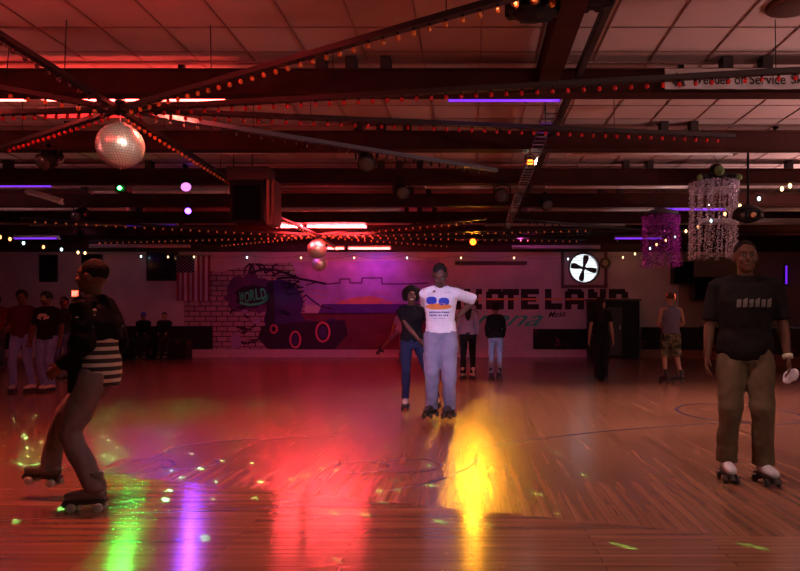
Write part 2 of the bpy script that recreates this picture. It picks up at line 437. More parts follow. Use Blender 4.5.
strip_light(0, 128, 209, 15.3, tube_off, 'unlit strip light in the fourth row at the left')
strip_light(485, 625, 225, 17.7, tube_off, 'unlit strip light in the fifth row right of centre')
strip_light(30, 125, 225, 17.7, tube_off, 'unlit strip light in the fifth row at the left')
strip_light(512, 600, 248, 21.3, tube_off, 'unlit strip light in the last row above the fan')
strip_light(90, 190, 247, 21.3, tube_off, 'unlit strip light in the last row left of the flag')
strip_light(700, 900, 222, 16.0, tube_off, 'unlit strip light at the right edge behind the dark scanner')
strip_light(26, 62, 198, 12.0, tube_off, 'short white strip light hanging askew at the left', rot=math.radians(17), hang=False)
for xa in (-5.4, -3.6):
    px = CX+xa*F/5.27; strip_light(px, px+1.6*F/5.27, -27, 5.27, tube_front, 'red strip light just above the top edge of the photo, '+('left one' if xa < -5 else 'right one'))
# violet neon on the lounge wall
bm = bmesh.new(); c = W(785, 275, YB); cyl(bm, (c.x, YB-.1, c.z-.3), (c.x, YB-.1, c.z+.3), .03, seg=12)
r = empty('neon_tube', (0, 0, 0)); tag(r, 'short upright violet neon tube on the lounge wall at the right edge', 'neon light')
obj('tube', bm, mat('neon violet', (.2, .05, .8), .4, emit=(.2, .02, 1), es=.9), r)
bm = bmesh.new(); box(bm, (c.x, YB-.04, c.z), (.1, .08, .7)); obj('backplate', bm, black, r)

# ------------------------------------------------------------------ festoon bars radiating from two hubs
bar_m = mat('bar dark', (.03, .016, .015), .5); bar_lit = mat('bar lit blue grey', (.12, .13, .17), .5)  # blue-grey copy holds the light on one bar in its colour
def bulb_mesh(m, name):
    bm = bmesh.new()
    lathe(bm, (0, 0, 0), [(.008, -.066), (.017, -.058), (.021, -.045), (.018, -.03), (.010, -.018)], seg=8, mi=0)
    lathe(bm, (0, 0, 0), [(.012, -.022), (.012, .0)], seg=8, mi=1)
    o = obj(name, bm, [m, black], smooth=True); me = o.data; bpy.data.objects.remove(o); return me
bulb_amber = bulb_mesh(mat('amber glass', (.85, .25, .06), .2), 'bulb'); bulb_red = bulb_mesh(mat('red glass', (.7, .03, .03), .2), 'bulb')
bulb_dark = bulb_mesh(mat('dark glass', (.06, .03, .03), .2), 'bulb')
def bar(p, q, label, group, bme, step=.15, m=bar_m, wires=2):
    p = Vector(p); q = Vector(q); L_ = (q-p).length; d = (q-p)/L_
    r = empty('light_bar', p); r.rotation_euler = (0, -math.asin(d.z), math.atan2(d.y, d.x)); tag(r, label, 'light bar', group)
    bm = bmesh.new(); box(bm, (L_/2, 0, .028), (L_, .045, .05)); box(bm, (L_/2, 0, .002), (L_, .07, .006)); obj('channel', bm, m, r)
    n = min(90, int((L_-.25)/step))
    for i in range(n):
        o = bpy.data.objects.new('bulb', bme); C.objects.link(o); o.parent = r; o.location = (.22+i*step, 0, 0)
    for i in range(wires):
        x = L_*(i+.55)/wires
        bm = bmesh.new(); cyl(bm, (x, 0, .05), (x, 0, ZC-p.z-d.z*x), .0045, seg=6); obj('hanging_wire', bm, black, r)
    return r
H1 = Vector((WX(120, 7.45), 7.42, 3.41)); H2 = Vector((WX(317, 18), 18.0, 3.37))
def ext(px, py, z, k=1.0):
    d = F*(z-CH)/(CY-py); t = Vector((WX(px, d), d, z)); return H1+(t-H1)*k
ends = [(ext(0, 38, 3.5, 1.9), bulb_dark, 'running toward the viewer at upper left', bar_m),
        (ext(505, 2, 3.5, 1.15), bulb_amber, 'rising across the ceiling to the top centre', bar_m),
        (ext(800, 73, 3.5, 1.25), bulb_red, 'crossing in front of the white banner at right', bar_m),
        (ext(735, 138, 3.5), bulb_red, 'running right just above the second beam', bar_m),
        (ext(497, 172, 3.5), bulb_dark, 'lit blue-grey, sloping down to the picture centre', bar_lit),
        (ext(239, 187, 3.48), bulb_amber, 'ending at the hanging loudspeaker', bar_m),
        (ext(0, 150, 3.48), bulb_red, 'sloping down to the left edge', bar_m),
        (ext(0, 90, 3.5, 3.5), bulb_amber, 'highest of those leaving the left edge below the red lights', bar_m),
        (ext(0, 115, 3.5, 2.2), bulb_red, 'running level to the left edge', bar_m)]
for e, bme, txt, m_ in ends:
    bar(H1, e, 'near festoon bar '+txt if m_ is bar_m else 'near festoon bar, lit blue-grey, sloping from the large mirror ball to the centre', 'festoon bars around the large mirror ball', bme, m=m_)
bulb_lit = bulb_mesh(mat('faint amber glass', (.9, .3, .12), .2, emit=(1, .25, .08), es=.12), 'bulb')
txt2 = ['pointing toward the viewer', 'running right toward the viewer', 'running right, nearly level', 'running right to the cable tray', 'going back right to the far wall',
        'going straight back', 'going back left', 'running left toward the viewer', 'running left, nearly level']
L2 = [5.2, 5.0, 7.2, 7.3, 4.6, 4.2, 4.6, 6.5, 7.2]
for (e, bme, _, m_), t_, l_ in zip(ends, txt2, L2):
    d = (e-H1); d.z = 0; d.normalize()
    e2 = H2+d*l_; e2.z = 3.42; e2.y = min(e2.y, 22.2)
    bar(H2, e2, 'festoon bar from the far mirror balls, '+t_, 'festoon bars around the far mirror balls', bulb_lit, step=.2, wires=2)
H3 = Vector((4.2, 17.2, 3.38))
for k_, (dx, dy) in enumerate(((-4.2, .9), (-4.6, 2.6), (3.6, 1.2), (-3.3, -1.6))):
    bar(H3, H3+Vector((dx, dy, .05)), 'festoon bar right of centre with dull bulbs, '+['running left level', 'going back left', 'running right behind the purple tinsel', 'running left toward the viewer'][k_], 'festoon bars at the right', bulb_dark, step=.2)

# ------------------------------------------------------------------ mirror balls
def mirror_ball(loc, R_, label, stem_top, group=None, tiles=26):
    r = empty('mirror_ball', loc); tag(r, label, 'mirror ball', group)
    rnd = random.Random(3); bm = bmesh.new()
    for i in range(1, tiles-1):
        a0, a1 = PI*i/tiles, PI*(i+1)/tiles; am = (a0+a1)/2; n = max(6, int(2*tiles*math.sin(am)))
        for j in range(n):
            b0, b1 = 2*PI*j/n, 2*PI*(j+1)/n; g = .06
            a0_, a1_ = a0+(a1-a0)*g, a1-(a1-a0)*g; b0_, b1_ = b0+(b1-b0)*g, b1-(b1-b0)*g
            P = [Vector((math.sin(a)*math.cos(b), math.sin(a)*math.sin(b), math.cos(a)))*R_ for a, b in ((a0_, b0_), (a1_, b0_), (a1_, b1_), (a0_, b1_))]
            nrm = sum(P, Vector()).normalized(); t_ = Vector((rnd.gauss(0, .02), rnd.gauss(0, .02), rnd.gauss(0, .02)))
            vs = [bm.verts.new(p+nrm*((p-P[0]).dot(t_))) for p in P]
            bm.faces.new(vs)
    obj('mirror_tiles', bm, mat('mirror', (.95, .90, .86), .33, .75), r)
    bm = bmesh.new(); ball(bm, (0, 0, 0), R_*.985, u=32, v=20); obj('core', bm, mat('ball core', (.35, .30, .28), .3, .5), r, True)
    bm = bmesh.new(); lathe(bm, (0, 0, R_*.97), [(R_*.22, 0), (R_*.2, .02), (.012, .03)], seg=16); lathe(bm, (0, 0, -R_*1.06), [(.004, 0), (.02, .015), (R_*.14, .03)], seg=16)
    obj('cap', bm, mat('steel rail'), r, True)
    bm = bmesh.new(); cyl(bm, (0, 0, R_*.95), (0, 0, stem_top-.12), .008, seg=8); obj('stem', bm, mat('steel rail'), r)
    bm = bmesh.new(); cyl(bm, (0, 0, stem_top-.14), (0, 0, stem_top), .055, seg=16); obj('motor', bm, black, r)
mirror_ball(W(120.5, 146, 7.42), .238, 'large mirror ball hanging at upper left below the bar hub', 3.50-3.03)
mirror_ball(W(317, 249, 18), .245, 'small mirror ball above another one, left of centre', 3.42-3.03)
mirror_ball(W(319.5, 263.5, 19.6), .21, 'small reddish mirror ball just below another, against the mural', 3.6-2.78)

# ------------------------------------------------------------------ stage lamps, loudspeaker, scanners
def par(name, loc, aim, label, lens_m, rr=.10, ln=.22, top=None, group=None):
    loc = Vector(loc); r = empty(name, loc); tag(r, label, 'stage light', group)
    a = Vector(aim).normalized()
    bm = bmesh.new(); cyl(bm, -a*ln*.55, a*ln*.45, rr*.75, rr, seg=20); lathe(bm, -a*ln*.55, [(rr*.3, -.05), (rr*.75, 0)], axis=a, seg=20); obj('can', bm, black, r, True)
    bm = bmesh.new(); lathe(bm, a*ln*.44, [(rr*.86, 0), (rr*.8, .012), (rr*.3, .025)], axis=a, seg=20); obj('lens', bm, lens_m, r, True)
    side = a.cross(Vector((0, 0, 1))).normalized(); t = top if top else .28
    bm = bmesh.new(); up = Vector((0, 0, 1))
    tube(bm, [side*rr*1.1, side*rr*1.15+up*rr*1.2, up*rr*1.7, -side*rr*1.15+up*rr*1.2, -side*rr*1.1], .012, seg=8)
    cyl(bm, up*rr*1.6, up*t, .014, seg=8); box(bm, up*t, (.06, .06, .06)); obj('yoke', bm, black, r)
    return r
def spot(loc, aim, col, power, angle=60, blend=.5, rad=.05):
    l = bpy.data.lights.new('spot', 'SPOT'); l.color = col; l.energy = power; l.spot_size = math.radians(angle); l.spot_blend = blend; l.shadow_soft_size = rad
    o = bpy.data.objects.new('spot', l); C.objects.link(o); o.location = loc
    o.rotation_euler = (Vector(aim)).to_track_quat('-Z', 'Y').to_euler(); return o
def lamp(loc, col, power, rad=.1):
    l = bpy.data.lights.new('lamp', 'POINT'); l.color = col; l.energy = power; l.shadow_soft_size = rad
    o = bpy.data.objects.new('lamp', l); C.objects.link(o); o.location = loc; return o
def lensm(n, c, s): return mat(n, c, .3, emit=c, es=s)
def lit_par(px, py, d, aim_to, col, power, label, es, rr=.09, angle=70, lcol=None, top=None, rad=.07, blend=.6):
    p = W(px, py, d); a = (Vector(aim_to)-p).normalized()
    par('stage_light', p-a*.1, a, label, lensm(label[:18], lcol or col, es), rr=rr, top=top or (3.62-p.z if p.z < 3.5 else ZC-p.z))
    return spot(p+a*.06, a, col, power, angle, blend, rad)
# orange, white, violet, blue
lit_par(473, 242, 19.0, (0, 4.3, 0), (1, .40, .015), 480, 'small round lamp glowing bright orange, centre of the far ceiling', 7, lcol=(1, .16, .012), rr=.10, angle=44, rad=.14)
lit_par(530, 162, 10.6, (.6, 3, 0), (1, .82, .62), 9, 'small round lamp glowing white beside the cable tray', 12, lcol=(1, .85, .7), rr=.06, angle=100)
lit_par(186, 187, 11.2, (-1.8, 6.5, -.5), (.75, .2, .7), 40, 'dome lamp glowing pale violet left of the loudspeaker', 2, rr=.09, angle=38)
lit_par(188, 211, 14.0, (-1.9, 4.2, 0), (.22, .05, 1), 110, 'small lamp glowing deep blue below the pale violet dome', 14, rr=.07, angle=26, rad=.07)
# unlit lamps
dl = mat('dull lens', (.08, .07, .07), .15)
for (px, py, d, ax, lb) in ((50, 160, 9.9, (-.3, -1, -.6), 'black unlit lamp under the second beam at left'), (366, 160, 10.0, (.2, -1, -.8), 'black unlit lamp under the second beam near the centre'),
        (401, 191, 12.3, (.4, -1, -.5), 'black unlit lamp below the third beam left of centre'), (502, 196, 12.3, (-.2, -1, -.1), 'black unlit lamp with a round lens beside the cable tray'),
        (80, 214, 14.6, (-.2, -1, -.6), 'black unlit lamp far back at the left'), (545, 203, 14.6, (.3, -1, -.6), 'black unlit lamp far back right of the cable tray')):
    p = W(px, py, d); par('stage_light', p, ax, lb, dl, rr=.13, ln=.3, top=max(.2, 3.62-p.z))
# green laser
def laser():
    p = W(120, 188, 12.0); r = empty('laser_projector', p); tag(r, 'small projector glowing bright green below the large mirror ball', 'laser')
    bm = bmesh.new(); box(bm, (0, .12, .0), (.2, .22, .12), bev=.01); obj('case', bm, black, r)
    bm = bmesh.new(); lathe(bm, (0, 0, 0), [(.03, 0), (.034, .02), (.01, .03)], axis=(0, -1, 0), seg=16); obj('lens', bm, lensm('green lens', (.05, 1, .12), 25), r, True)
    bm = bmesh.new(); box(bm, (0, .12, (3.62-p.z)/2+.05), (.03, .03, 3.62-p.z-.08)); obj('bracket', bm, black, r)
    sp = spot(p+Vector((0, -.06, -.01)), Vector((3.8, -7.7, -3.46)), (.03, 1, .06), 170, 22, .6, .05)
    # the star pattern of the laser
    sp2 = spot(p+Vector((.05, -.06, .02)), Vector((-3.6, 8.3, 0))-p, (.16, 1, .18), 1700, 48, .3, .0)
    l = sp2.data; l.use_nodes = True; nt = l.node_tree; em = [n for n in nt.nodes if n.type == 'EMISSION'][0]
    tc = nt.nodes.new('ShaderNodeTexCoord'); v = nt.nodes.new('ShaderNodeTexVoronoi'); v.inputs['Scale'].default_value = 60
    lt = nt.nodes.new('ShaderNodeMath'); lt.operation = 'LESS_THAN'; lt.inputs[1].default_value = .15; ml = nt.nodes.new('ShaderNodeMath'); ml.operation = 'MULTIPLY'; ml.inputs[1].default_value = 34
    nt.links.new(tc.outputs['Normal'], v.inputs['Vector']); nt.links.new(v.outputs['Distance'], lt.inputs[0]); nt.links.new(lt.outputs[0], ml.inputs[0]); nt.links.new(ml.outputs[0], em.inputs['Strength'])
laser()
def speaker():
    d = 11.3; p = W(251, 203, d); r = empty('loudspeaker', p); tag(r, 'large black loudspeaker hanging from the beams left of centre', 'loudspeaker')
    bm = bmesh.new(); box(bm, (0, 0, 0), (.54, .45, .66), bev=.02); obj('cabinet', bm, black, r)
    bm = bmesh.new(); box(bm, (0, -.235, -.03), (.44, .02, .54), bev=.008); obj('grille', bm, mat('grille black', (.004, .004, .005), .9, spec=.1), r)
    for x in (.33, .41):
        bm = bmesh.new(); box(bm, (x, 0, -.02), (.05, .4, .72), bev=.006); obj('side_plate', bm, mat('rack steel', (.25, .10, .10), .4, .4), r)
    bm = bmesh.new(); box(bm, (0, 0, .44), (.66, .42, .22), bev=.01); obj('upper_box', bm, mat('dark red box', (.07, .03, .03), .6), r)
    for x in (-.22, .08):
        bm = bmesh.new(); tube(bm, [(x-.06, 0, .54), (x-.06, 0, .78), (x, 0, ZC-p.z)], .008, seg=8); obj('hanging_cable', bm, black, r)
speaker()
def effect(loc, rr, label, cols):
    r = empty('effect_light', loc); tag(r, label, 'effect light')
    bm = bmesh.new(); ball(bm, (0, 0, 0), (rr, rr*.8, rr*.62), u=20, v=12)
    for k_ in range(7):
        a = 2*PI*k_/7; box(bm, (rr*.8*math.cos(a), rr*.62*math.sin(a), -.02), (.10, .10, .12), Matrix.Rotation(a, 3, 'Z'), bev=.02)
    obj('body', bm, black, r)
    for k_, c in enumerate(cols):
        a = -PI/2+(k_-(len(cols)-1)/2)*.75; q = Vector((rr*.86*math.cos(a), rr*.78*math.sin(a), -.03)); ax = Vector((math.cos(a), math.sin(a), -.45))
        bm = bmesh.new(); cyl(bm, q-ax*.05, q+ax*.03, rr*.22, seg=16); o = obj('lens_ring', bm, black, r, True)
        bm = bmesh.new(); lathe(bm, q+ax*.03, [(rr*.19, 0), (rr*.16, .01), (rr*.05, .018)], axis=ax, seg=16); obj('lens', bm, c, o, True)
    bm = bmesh.new(); cyl(bm, (0, 0, rr*.5), (0, 0, ZC-loc[2]), .02, seg=8); obj('pole', bm, black, r)
p = W(532, 5, 5.5)
effect(p, .21, 'black light with orange and pale lenses at the top edge, centre', [mat('pale lens', (.8, .55, .5), .2), mat('dim orange lens', (.5, .14, .03), .2), mat('orange lens', (.9, .25, .03), .2)])
p = W(590, -5, 5.45)
effect(p, .17, 'black round light at the top edge, just right of the girder', [dl, dl])
p = W(748, 214, 11.3)
effect(p, .24, 'round dark scanner light right of the silver tinsel chandelier', [dl, mat('dim amber lens', (.6, .3, .15), .2), dl])

# ------------------------------------------------------------------ banner
def banner():
    d = 7.34; a = W(665, 68.5, d); b = W(868, 89, d); r = empty('banner', (a.x, d, b.z)); tag(r, 'white printed banner with a skate picture fixed to the nearest beam', 'banner')
    w_, h_ = b.x-a.x, a.z-b.z
    bm = bmesh.new(); n = 40; rows = []
    for i in range(n+1):
        x = w_*i/n; yo = .008*math.sin(i*.9)
        rows.append([bm.verts.new((x, yo, 0)), bm.verts.new((x, yo, h_))])
    for i in range(n): bm.faces.new((rows[i][0], rows[i+1][0], rows[i+1][1], rows[i][1]))
    o = obj('cloth', bm, mat('banner vinyl', (.72, .70, .74), .6), r)
    mo = o.modifiers.new('s', 'SOLIDIFY'); mo.thickness = .004
    ink = mat('black ink', (.01, .01, .01), .6)
    xw = .27
    for wd, wl in (('Wendell', .40), ('of', .10), ('Service', .38), ('Skating', .38)):
        me = text_mesh(wd, wl, .105 if wd != 'Skating' else .13, offset=.012); o = link('word', me, ink, r); o.location = (xw, -.014, .045 if wd != 'Skating' else .02); xw += wl+.055
    bm = bmesh.new()
    plate(bm, [(.06, .12), (.12, .17), (.17, .10), (.20, .07), (.20, .045), (.10, .045), (.07, .08)], -.012, .002)
    for x in (.11, .14, .175, .20): cyl(bm, (x, -.012, .035), (x, -.015, .035), .012, seg=12)
    obj('skate_picture', bm, ink, r)
banner()

# ------------------------------------------------------------------ tinsel chandeliers
def tinsel(px, w_px, ytop, ybot, d, m_list, label, strands, seedv, split):
    p = W(px, ytop, d); R_ = w_px*d/F/2; Lz = (ybot-ytop)*d/F
    r = empty('tinsel_chandelier', p); tag(r, label, 'tinsel decoration')
    rnd = random.Random(seedv); bm = bmesh.new()
    for k_ in range(strands):
        a = 2*PI*k_/strands; rr = R_*rnd.uniform(.93, 1.0)
        if split: a = round(a/(2*PI/13))*(2*PI/13)+rnd.gauss(0, .045)
        x0, y0 = rr*math.cos(a), rr*math.sin(a); lean = rnd.gauss(0, .02)-.02*split
        n = int(Lz/.03)
        for i in range(n):
            z = -i*.03-rnd.uniform(0, .02); c = Vector((x0+lean*i/n*2+rnd.gauss(0, .007), y0+rnd.gauss(0, .007), z))
            M = Matrix.Rotation(rnd.uniform(0, 6.28), 3, (rnd.gauss(0, 1), rnd.gauss(0, 1), rnd.gauss(0, 1)+.01))
            s1, s2 = .016, .007
            f = bm.faces.new([bm.verts.new(c+M@Vector(q)) for q in ((-s1, -s2, 0), (s1, -s2, 0), (s1, s2, 0), (-s1, s2, 0))])
            f.material_index = rnd.choice([0, 0, 1])
    # thick skirt of tinsel at the top
    for k_ in range(1500):
        a = rnd.uniform(0, 2*PI); z = -rnd.uniform(0, .16); c = Vector((R_*1.02*math.cos(a), R_*1.02*math.sin(a), z)); M = Matrix.Rotation(rnd.uniform(0, 6.28), 3, (rnd.gauss(0, 1), rnd.gauss(0, 1), rnd.gauss(0, 1)+.01))
        f = bm.faces.new([bm.verts.new(c+M@Vector(q)) for q in ((-.016, -.006, 0), (.016, -.006, 0), (.016, .006, 0), (-.016, .006, 0))]); f.material_index = rnd.choice([0, 1])
    o = obj('tinsel', bm, m_list, r); o['kind'] = 'stuff'
    bm = bmesh.new(); tube(bm, [(R_*math.cos(2*PI*i/32), R_*math.sin(2*PI*i/32), 0) for i in range(33)], .012, seg=8); obj('hoop', bm, black, r, True)
    for k_ in range(3):
        a = 2*PI*k_/3+.5; bm = bmesh.new(); cyl(bm, (R_*math.cos(a), R_*math.sin(a), 0), (0, 0, ZC-p.z), .004, seg=6); obj('hanging_wire', bm, black, r)
    return r, R_
sil = [mat('silver tinsel', (.98, .94, 1.), .25, .35), mat('dull silver tinsel', (.6, .5, .7), .4, .2)]
pur = [mat('purple tinsel', (.85, .12, .95), .25, .5), mat('dark purple tinsel', (.45, .04, .6), .45, .2)]
r, R_ = tinsel(714, 46, 182, 260, 12.0, sil, 'silver tinsel chandelier hanging at right with a dark draped top', 95, 5, 1)
bm = bmesh.new()
ball(bm, (0, -.1, .06), (.22, .12, .10)); ball(bm, (-.28, -.15, .05), (.14, .1, .07)); ball(bm, (.28, -.15, .05), (.14, .1, .07)); ball(bm, (0, -.12, .2), (.11, .09, .09))
obj('draped_cloth', bm, mat('black cloth', (.012, .012, .012), .9), r, True)
gr = mat('green puff', (.16, .26, .09), .8)
for x, z, s in ((0, .14, .085), (-.33, .02, .055), (.33, .03, .055)):
    bm = bmesh.new(); ball(bm, (x, -.26, z), (s, s*.7, s)); obj('pompom', bm, gr, r, True)
r, R_ = tinsel(661, 36, 216, 268, 14.3, pur, 'purple tinsel chandelier hanging left of the silver one', 115, 9, 0)
bm = bmesh.new(); lathe(bm, (0, 0, -.02), [(R_, 0), (R_*.9, .1), (R_*.55, .14)], seg=24); obj('drum', bm, mat('drum dark', (.06, .05, .08), .5), r, True)

# ------------------------------------------------------------------ string lights with lit bulbs
def string(pts, label, cols, bulbs):
    r = empty('string_lights', pts[0]); tag(r, label, 'string lights'); p0 = Vector(pts[0])
    bm = bmesh.new(); pp = []
    for a, b in zip(pts, pts[1:]):
        for i in range(5):
            t = i/5; q = Vector(a).lerp(Vector(b), t); q.z += .05-.10*math.sin(PI*t); pp.append(q-p0)
    pp.append(Vector(pts[-1])-p0)
    tube(bm, pp, .005, seg=6); obj('cable', bm, mat('green wire', (.01, .02, .012), .6), r)
    for k_, q in enumerate(pts):
        bm = bmesh.new(); ball(bm, Vector(q)-p0+Vector((0, 0, -.03)), bulbs, u=10, v=8); obj('bulb', bm, cols[k_ % len(cols)], r, True)
warm = mat('warm bulb', (1, .6, .3), .3, emit=(1, .55, .22), es=5); cool = mat('cool bulb', (.6, 1, .9), .3, emit=(.55, .95, 1), es=4); amb = mat('amber bulb', (1, .3, .1), .3, emit=(1, .28, .08), es=6)
string([W(x, y, YB-.35) for x, y in ((141, 255.5), (168, 256), (194, 256), (247, 256.5), (301, 257), (354, 257), (407, 257), (461, 257), (514, 257), (568, 258), (623, 256.5))],
       'string of small lit bulbs along the top of the far wall', [cool, warm, warm], (.026, .026, .035))
string([W(0, 236, 18.3), W(10, 238, 18.6), W(23.5, 242, 19.2), W(43.5, 246, 20.2), W(61.5, 248.5, 21), W(78, 251.5, 21.8), W(85, 252, 22)], 'string of lit bulbs at the far left above the dark windows', [amb, amb, cool, amb, cool, warm, warm], (.035, .035, .05))
sp_ = []
for x, y in ((635, 253), (650, 247.5), (656.5, 243.5), (665.5, 239.5), (675, 236), (686, 230), (698, 225.5), (711, 219.5), (725, 212.5), (740, 204.5), (759, 197), (782, 187), (790, 184), (812, 174), (840, 160)):
    dd = 2.3*F/(CY-y)-.35; sp_.append(W(x, y, min(dd, 22.2)))
string(sp_, 'string of lit bulbs rising toward the viewer at right past the tinsel', [warm, cool, warm], (.028, .028, .042))
bm = bmesh.new()

# ------------------------------------------------------------------ exhaust fan
def fan():
    r = empty('exhaust_fan', fanC); tag(r, 'round wall exhaust fan with four black blades against daylight', 'fan')
    fr = mat('fan steel', (.03, .03, .035), .5)
    bm = bmesh.new(); n = 48
    for i in range(n):
        a, b = 2*PI*i/n, 2*PI*(i+1)/n
        for (r0, r1, y0, y1) in ((FR, FR+.05, -.06, .0),):
            v = [bm.verts.new((rr*math.cos(t), yy, rr*math.sin(t))) for t in (a, b) for rr in (r0, r1) for yy in (y0, y1)]
            bm.faces.new((v[0], v[2], v[6], v[4])); bm.faces.new((v[1], v[5], v[7], v[3])); bm.faces.new((v[0], v[4], v[5], v[1])); bm.faces.new((v[2], v[3], v[7], v[6]))
    obj('ring', bm, fr, r)
    bm = bmesh.new()
    for (x, z, sx, sz) in ((0, .6, 1.5, .1), (0, -.6, 1.5, .1), (-.7, 0, .1, 1.3), (.7, 0, .1, 1.3)): box(bm, (x, -.03, z), (sx, .06, sz))
    obj('square_frame', bm, mat('fan frame', (.16, .08, .08), .6), r)
    for k_ in range(4):
        a = PI/2*k_+math.radians(80); bm = bmesh.new(); e = Vector((math.cos(a), 0, math.sin(a))); f_ = Vector((-math.sin(a), .35, math.cos(a))).normalized()
        rows = []
        for (rr, wn, wp) in ((.05, .03, .03), (.13, .06, .05), (.24, .10, .07), (.34, .115, .08), (.415, .09, .07), (.43, .05, .04)):
            rows.append([bm.verts.new(e*rr-f_*wn+Vector((0, .06, 0))), bm.verts.new(e*rr+f_*wp+Vector((0, .06, 0))), bm.verts.new(e*rr+f_*wp+Vector((0, .068, 0))), bm.verts.new(e*rr-f_*wn+Vector((0, .068, 0)))])
        for i in range(len(rows)-1):
            for q in range(4): bm.faces.new((rows[i][q], rows[i+1][q], rows[i+1][(q+1) % 4], rows[i][(q+1) % 4]))
        bm.faces.new(rows[0][::-1]); bm.faces.new(rows[-1]); obj('blade', bm, fr, r)
    bm = bmesh.new(); cyl(bm, (0, .0, 0), (0, .12, 0), .07, seg=20); obj('hub', bm, fr, r)
    bm = bmesh.new()
    for i in range(-5, 6):
        z = i*.085; w2 = math.sqrt(max(0, FR**2-z**2)); box(bm, (0, .15, z), (2*w2, .03, .008))
    obj('louvre', bm, fr, r)
fan()
# daylight outside the fan opening
bm = bmesh.new(); box(bm, (fanC.x, YB+1.6, fanC.z), (4, .05, 5)); o = obj('wall_outside', bm, mat('sunlit outside wall', (.8, .85, .9), .8)); tag(o, kind='structure')
l = bpy.data.lights.new('sunlight', 'SUN'); l.energy = 9; l.color = (.93, .98, 1); l.angle = .02; o = bpy.data.objects.new('sunlight', l); C.objects.link(o)
o.rotation_euler = Vector((0, .5, -.95)).to_track_quat('-Z', 'Y').to_euler(); o.location = (4, 24, 8)

# ------------------------------------------------------------------ back wall pictures and signs
def wall_plate(name, pts, m, parent, lay=0, d=YB):
    bm = bmesh.new(); plate(bm, [((x-CX)*d/F, CH+(CY-y)*d/F) for x, y in pts], YB-.004-.004*lay, .004); return obj(name, bm, m, parent)
def blob(cx, cy, rx, ry, n=24, jag=.12, seed=1):
    rn = random.Random(seed); return [(cx+rx*(1+rn.uniform(-jag, jag))*math.cos(2*PI*i/n), cy-ry*(1+rn.uniform(-jag, jag))*math.sin(2*PI*i/n)) for i in range(n)]
def stroke(bm, pts, wpx, lay, mi=0):
    for (a, b) in zip(pts, pts[1:]):
        a = Vector(a); b = Vector(b); t = (b-a).normalized(); s = Vector((-t.y, t.x))*wpx/2
        q = [a-s, b-s, b+s, a+s]
        plate(bm, [((x-CX)*YB/F, CH+(CY-y)*YB/F) for x, y in q][::-1], YB-.004-.004*lay, .004, mi)
def brick_mat():
    m = bpy.data.materials.new('painted bricks'); m.use_nodes = True; nt = m.node_tree; b = nt.nodes['Principled BSDF']
    tc = nt.nodes.new('ShaderNodeTexCoord'); sp = nt.nodes.new('ShaderNodeSeparateXYZ'); cb = nt.nodes.new('ShaderNodeCombineXYZ')
    nt.links.new(tc.outputs['Object'], sp.inputs[0]); nt.links.new(sp.outputs['X'], cb.inputs[0]); nt.links.new(sp.outputs['Z'], cb.inputs[1])
    br = nt.nodes.new('ShaderNodeTexBrick'); br.inputs['Scale'].default_value = 1; br.inputs['Brick Width'].default_value = .36; br.inputs['Row Height'].default_value = .165; br.inputs['Mortar Size'].default_value = .016
    br.inputs['Color1'].default_value = (.50, .34, .36, 1); br.inputs['Color2'].default_value = (.40, .26, .28, 1); br.inputs['Mortar'].default_value = (.09, .05, .07, 1)
    nt.links.new(cb.outputs[0], br.inputs['Vector']); nt.links.new(br.outputs['Color'], b.inputs['Base Color']); b.inputs['Roughness'].default_value = .8
    return m
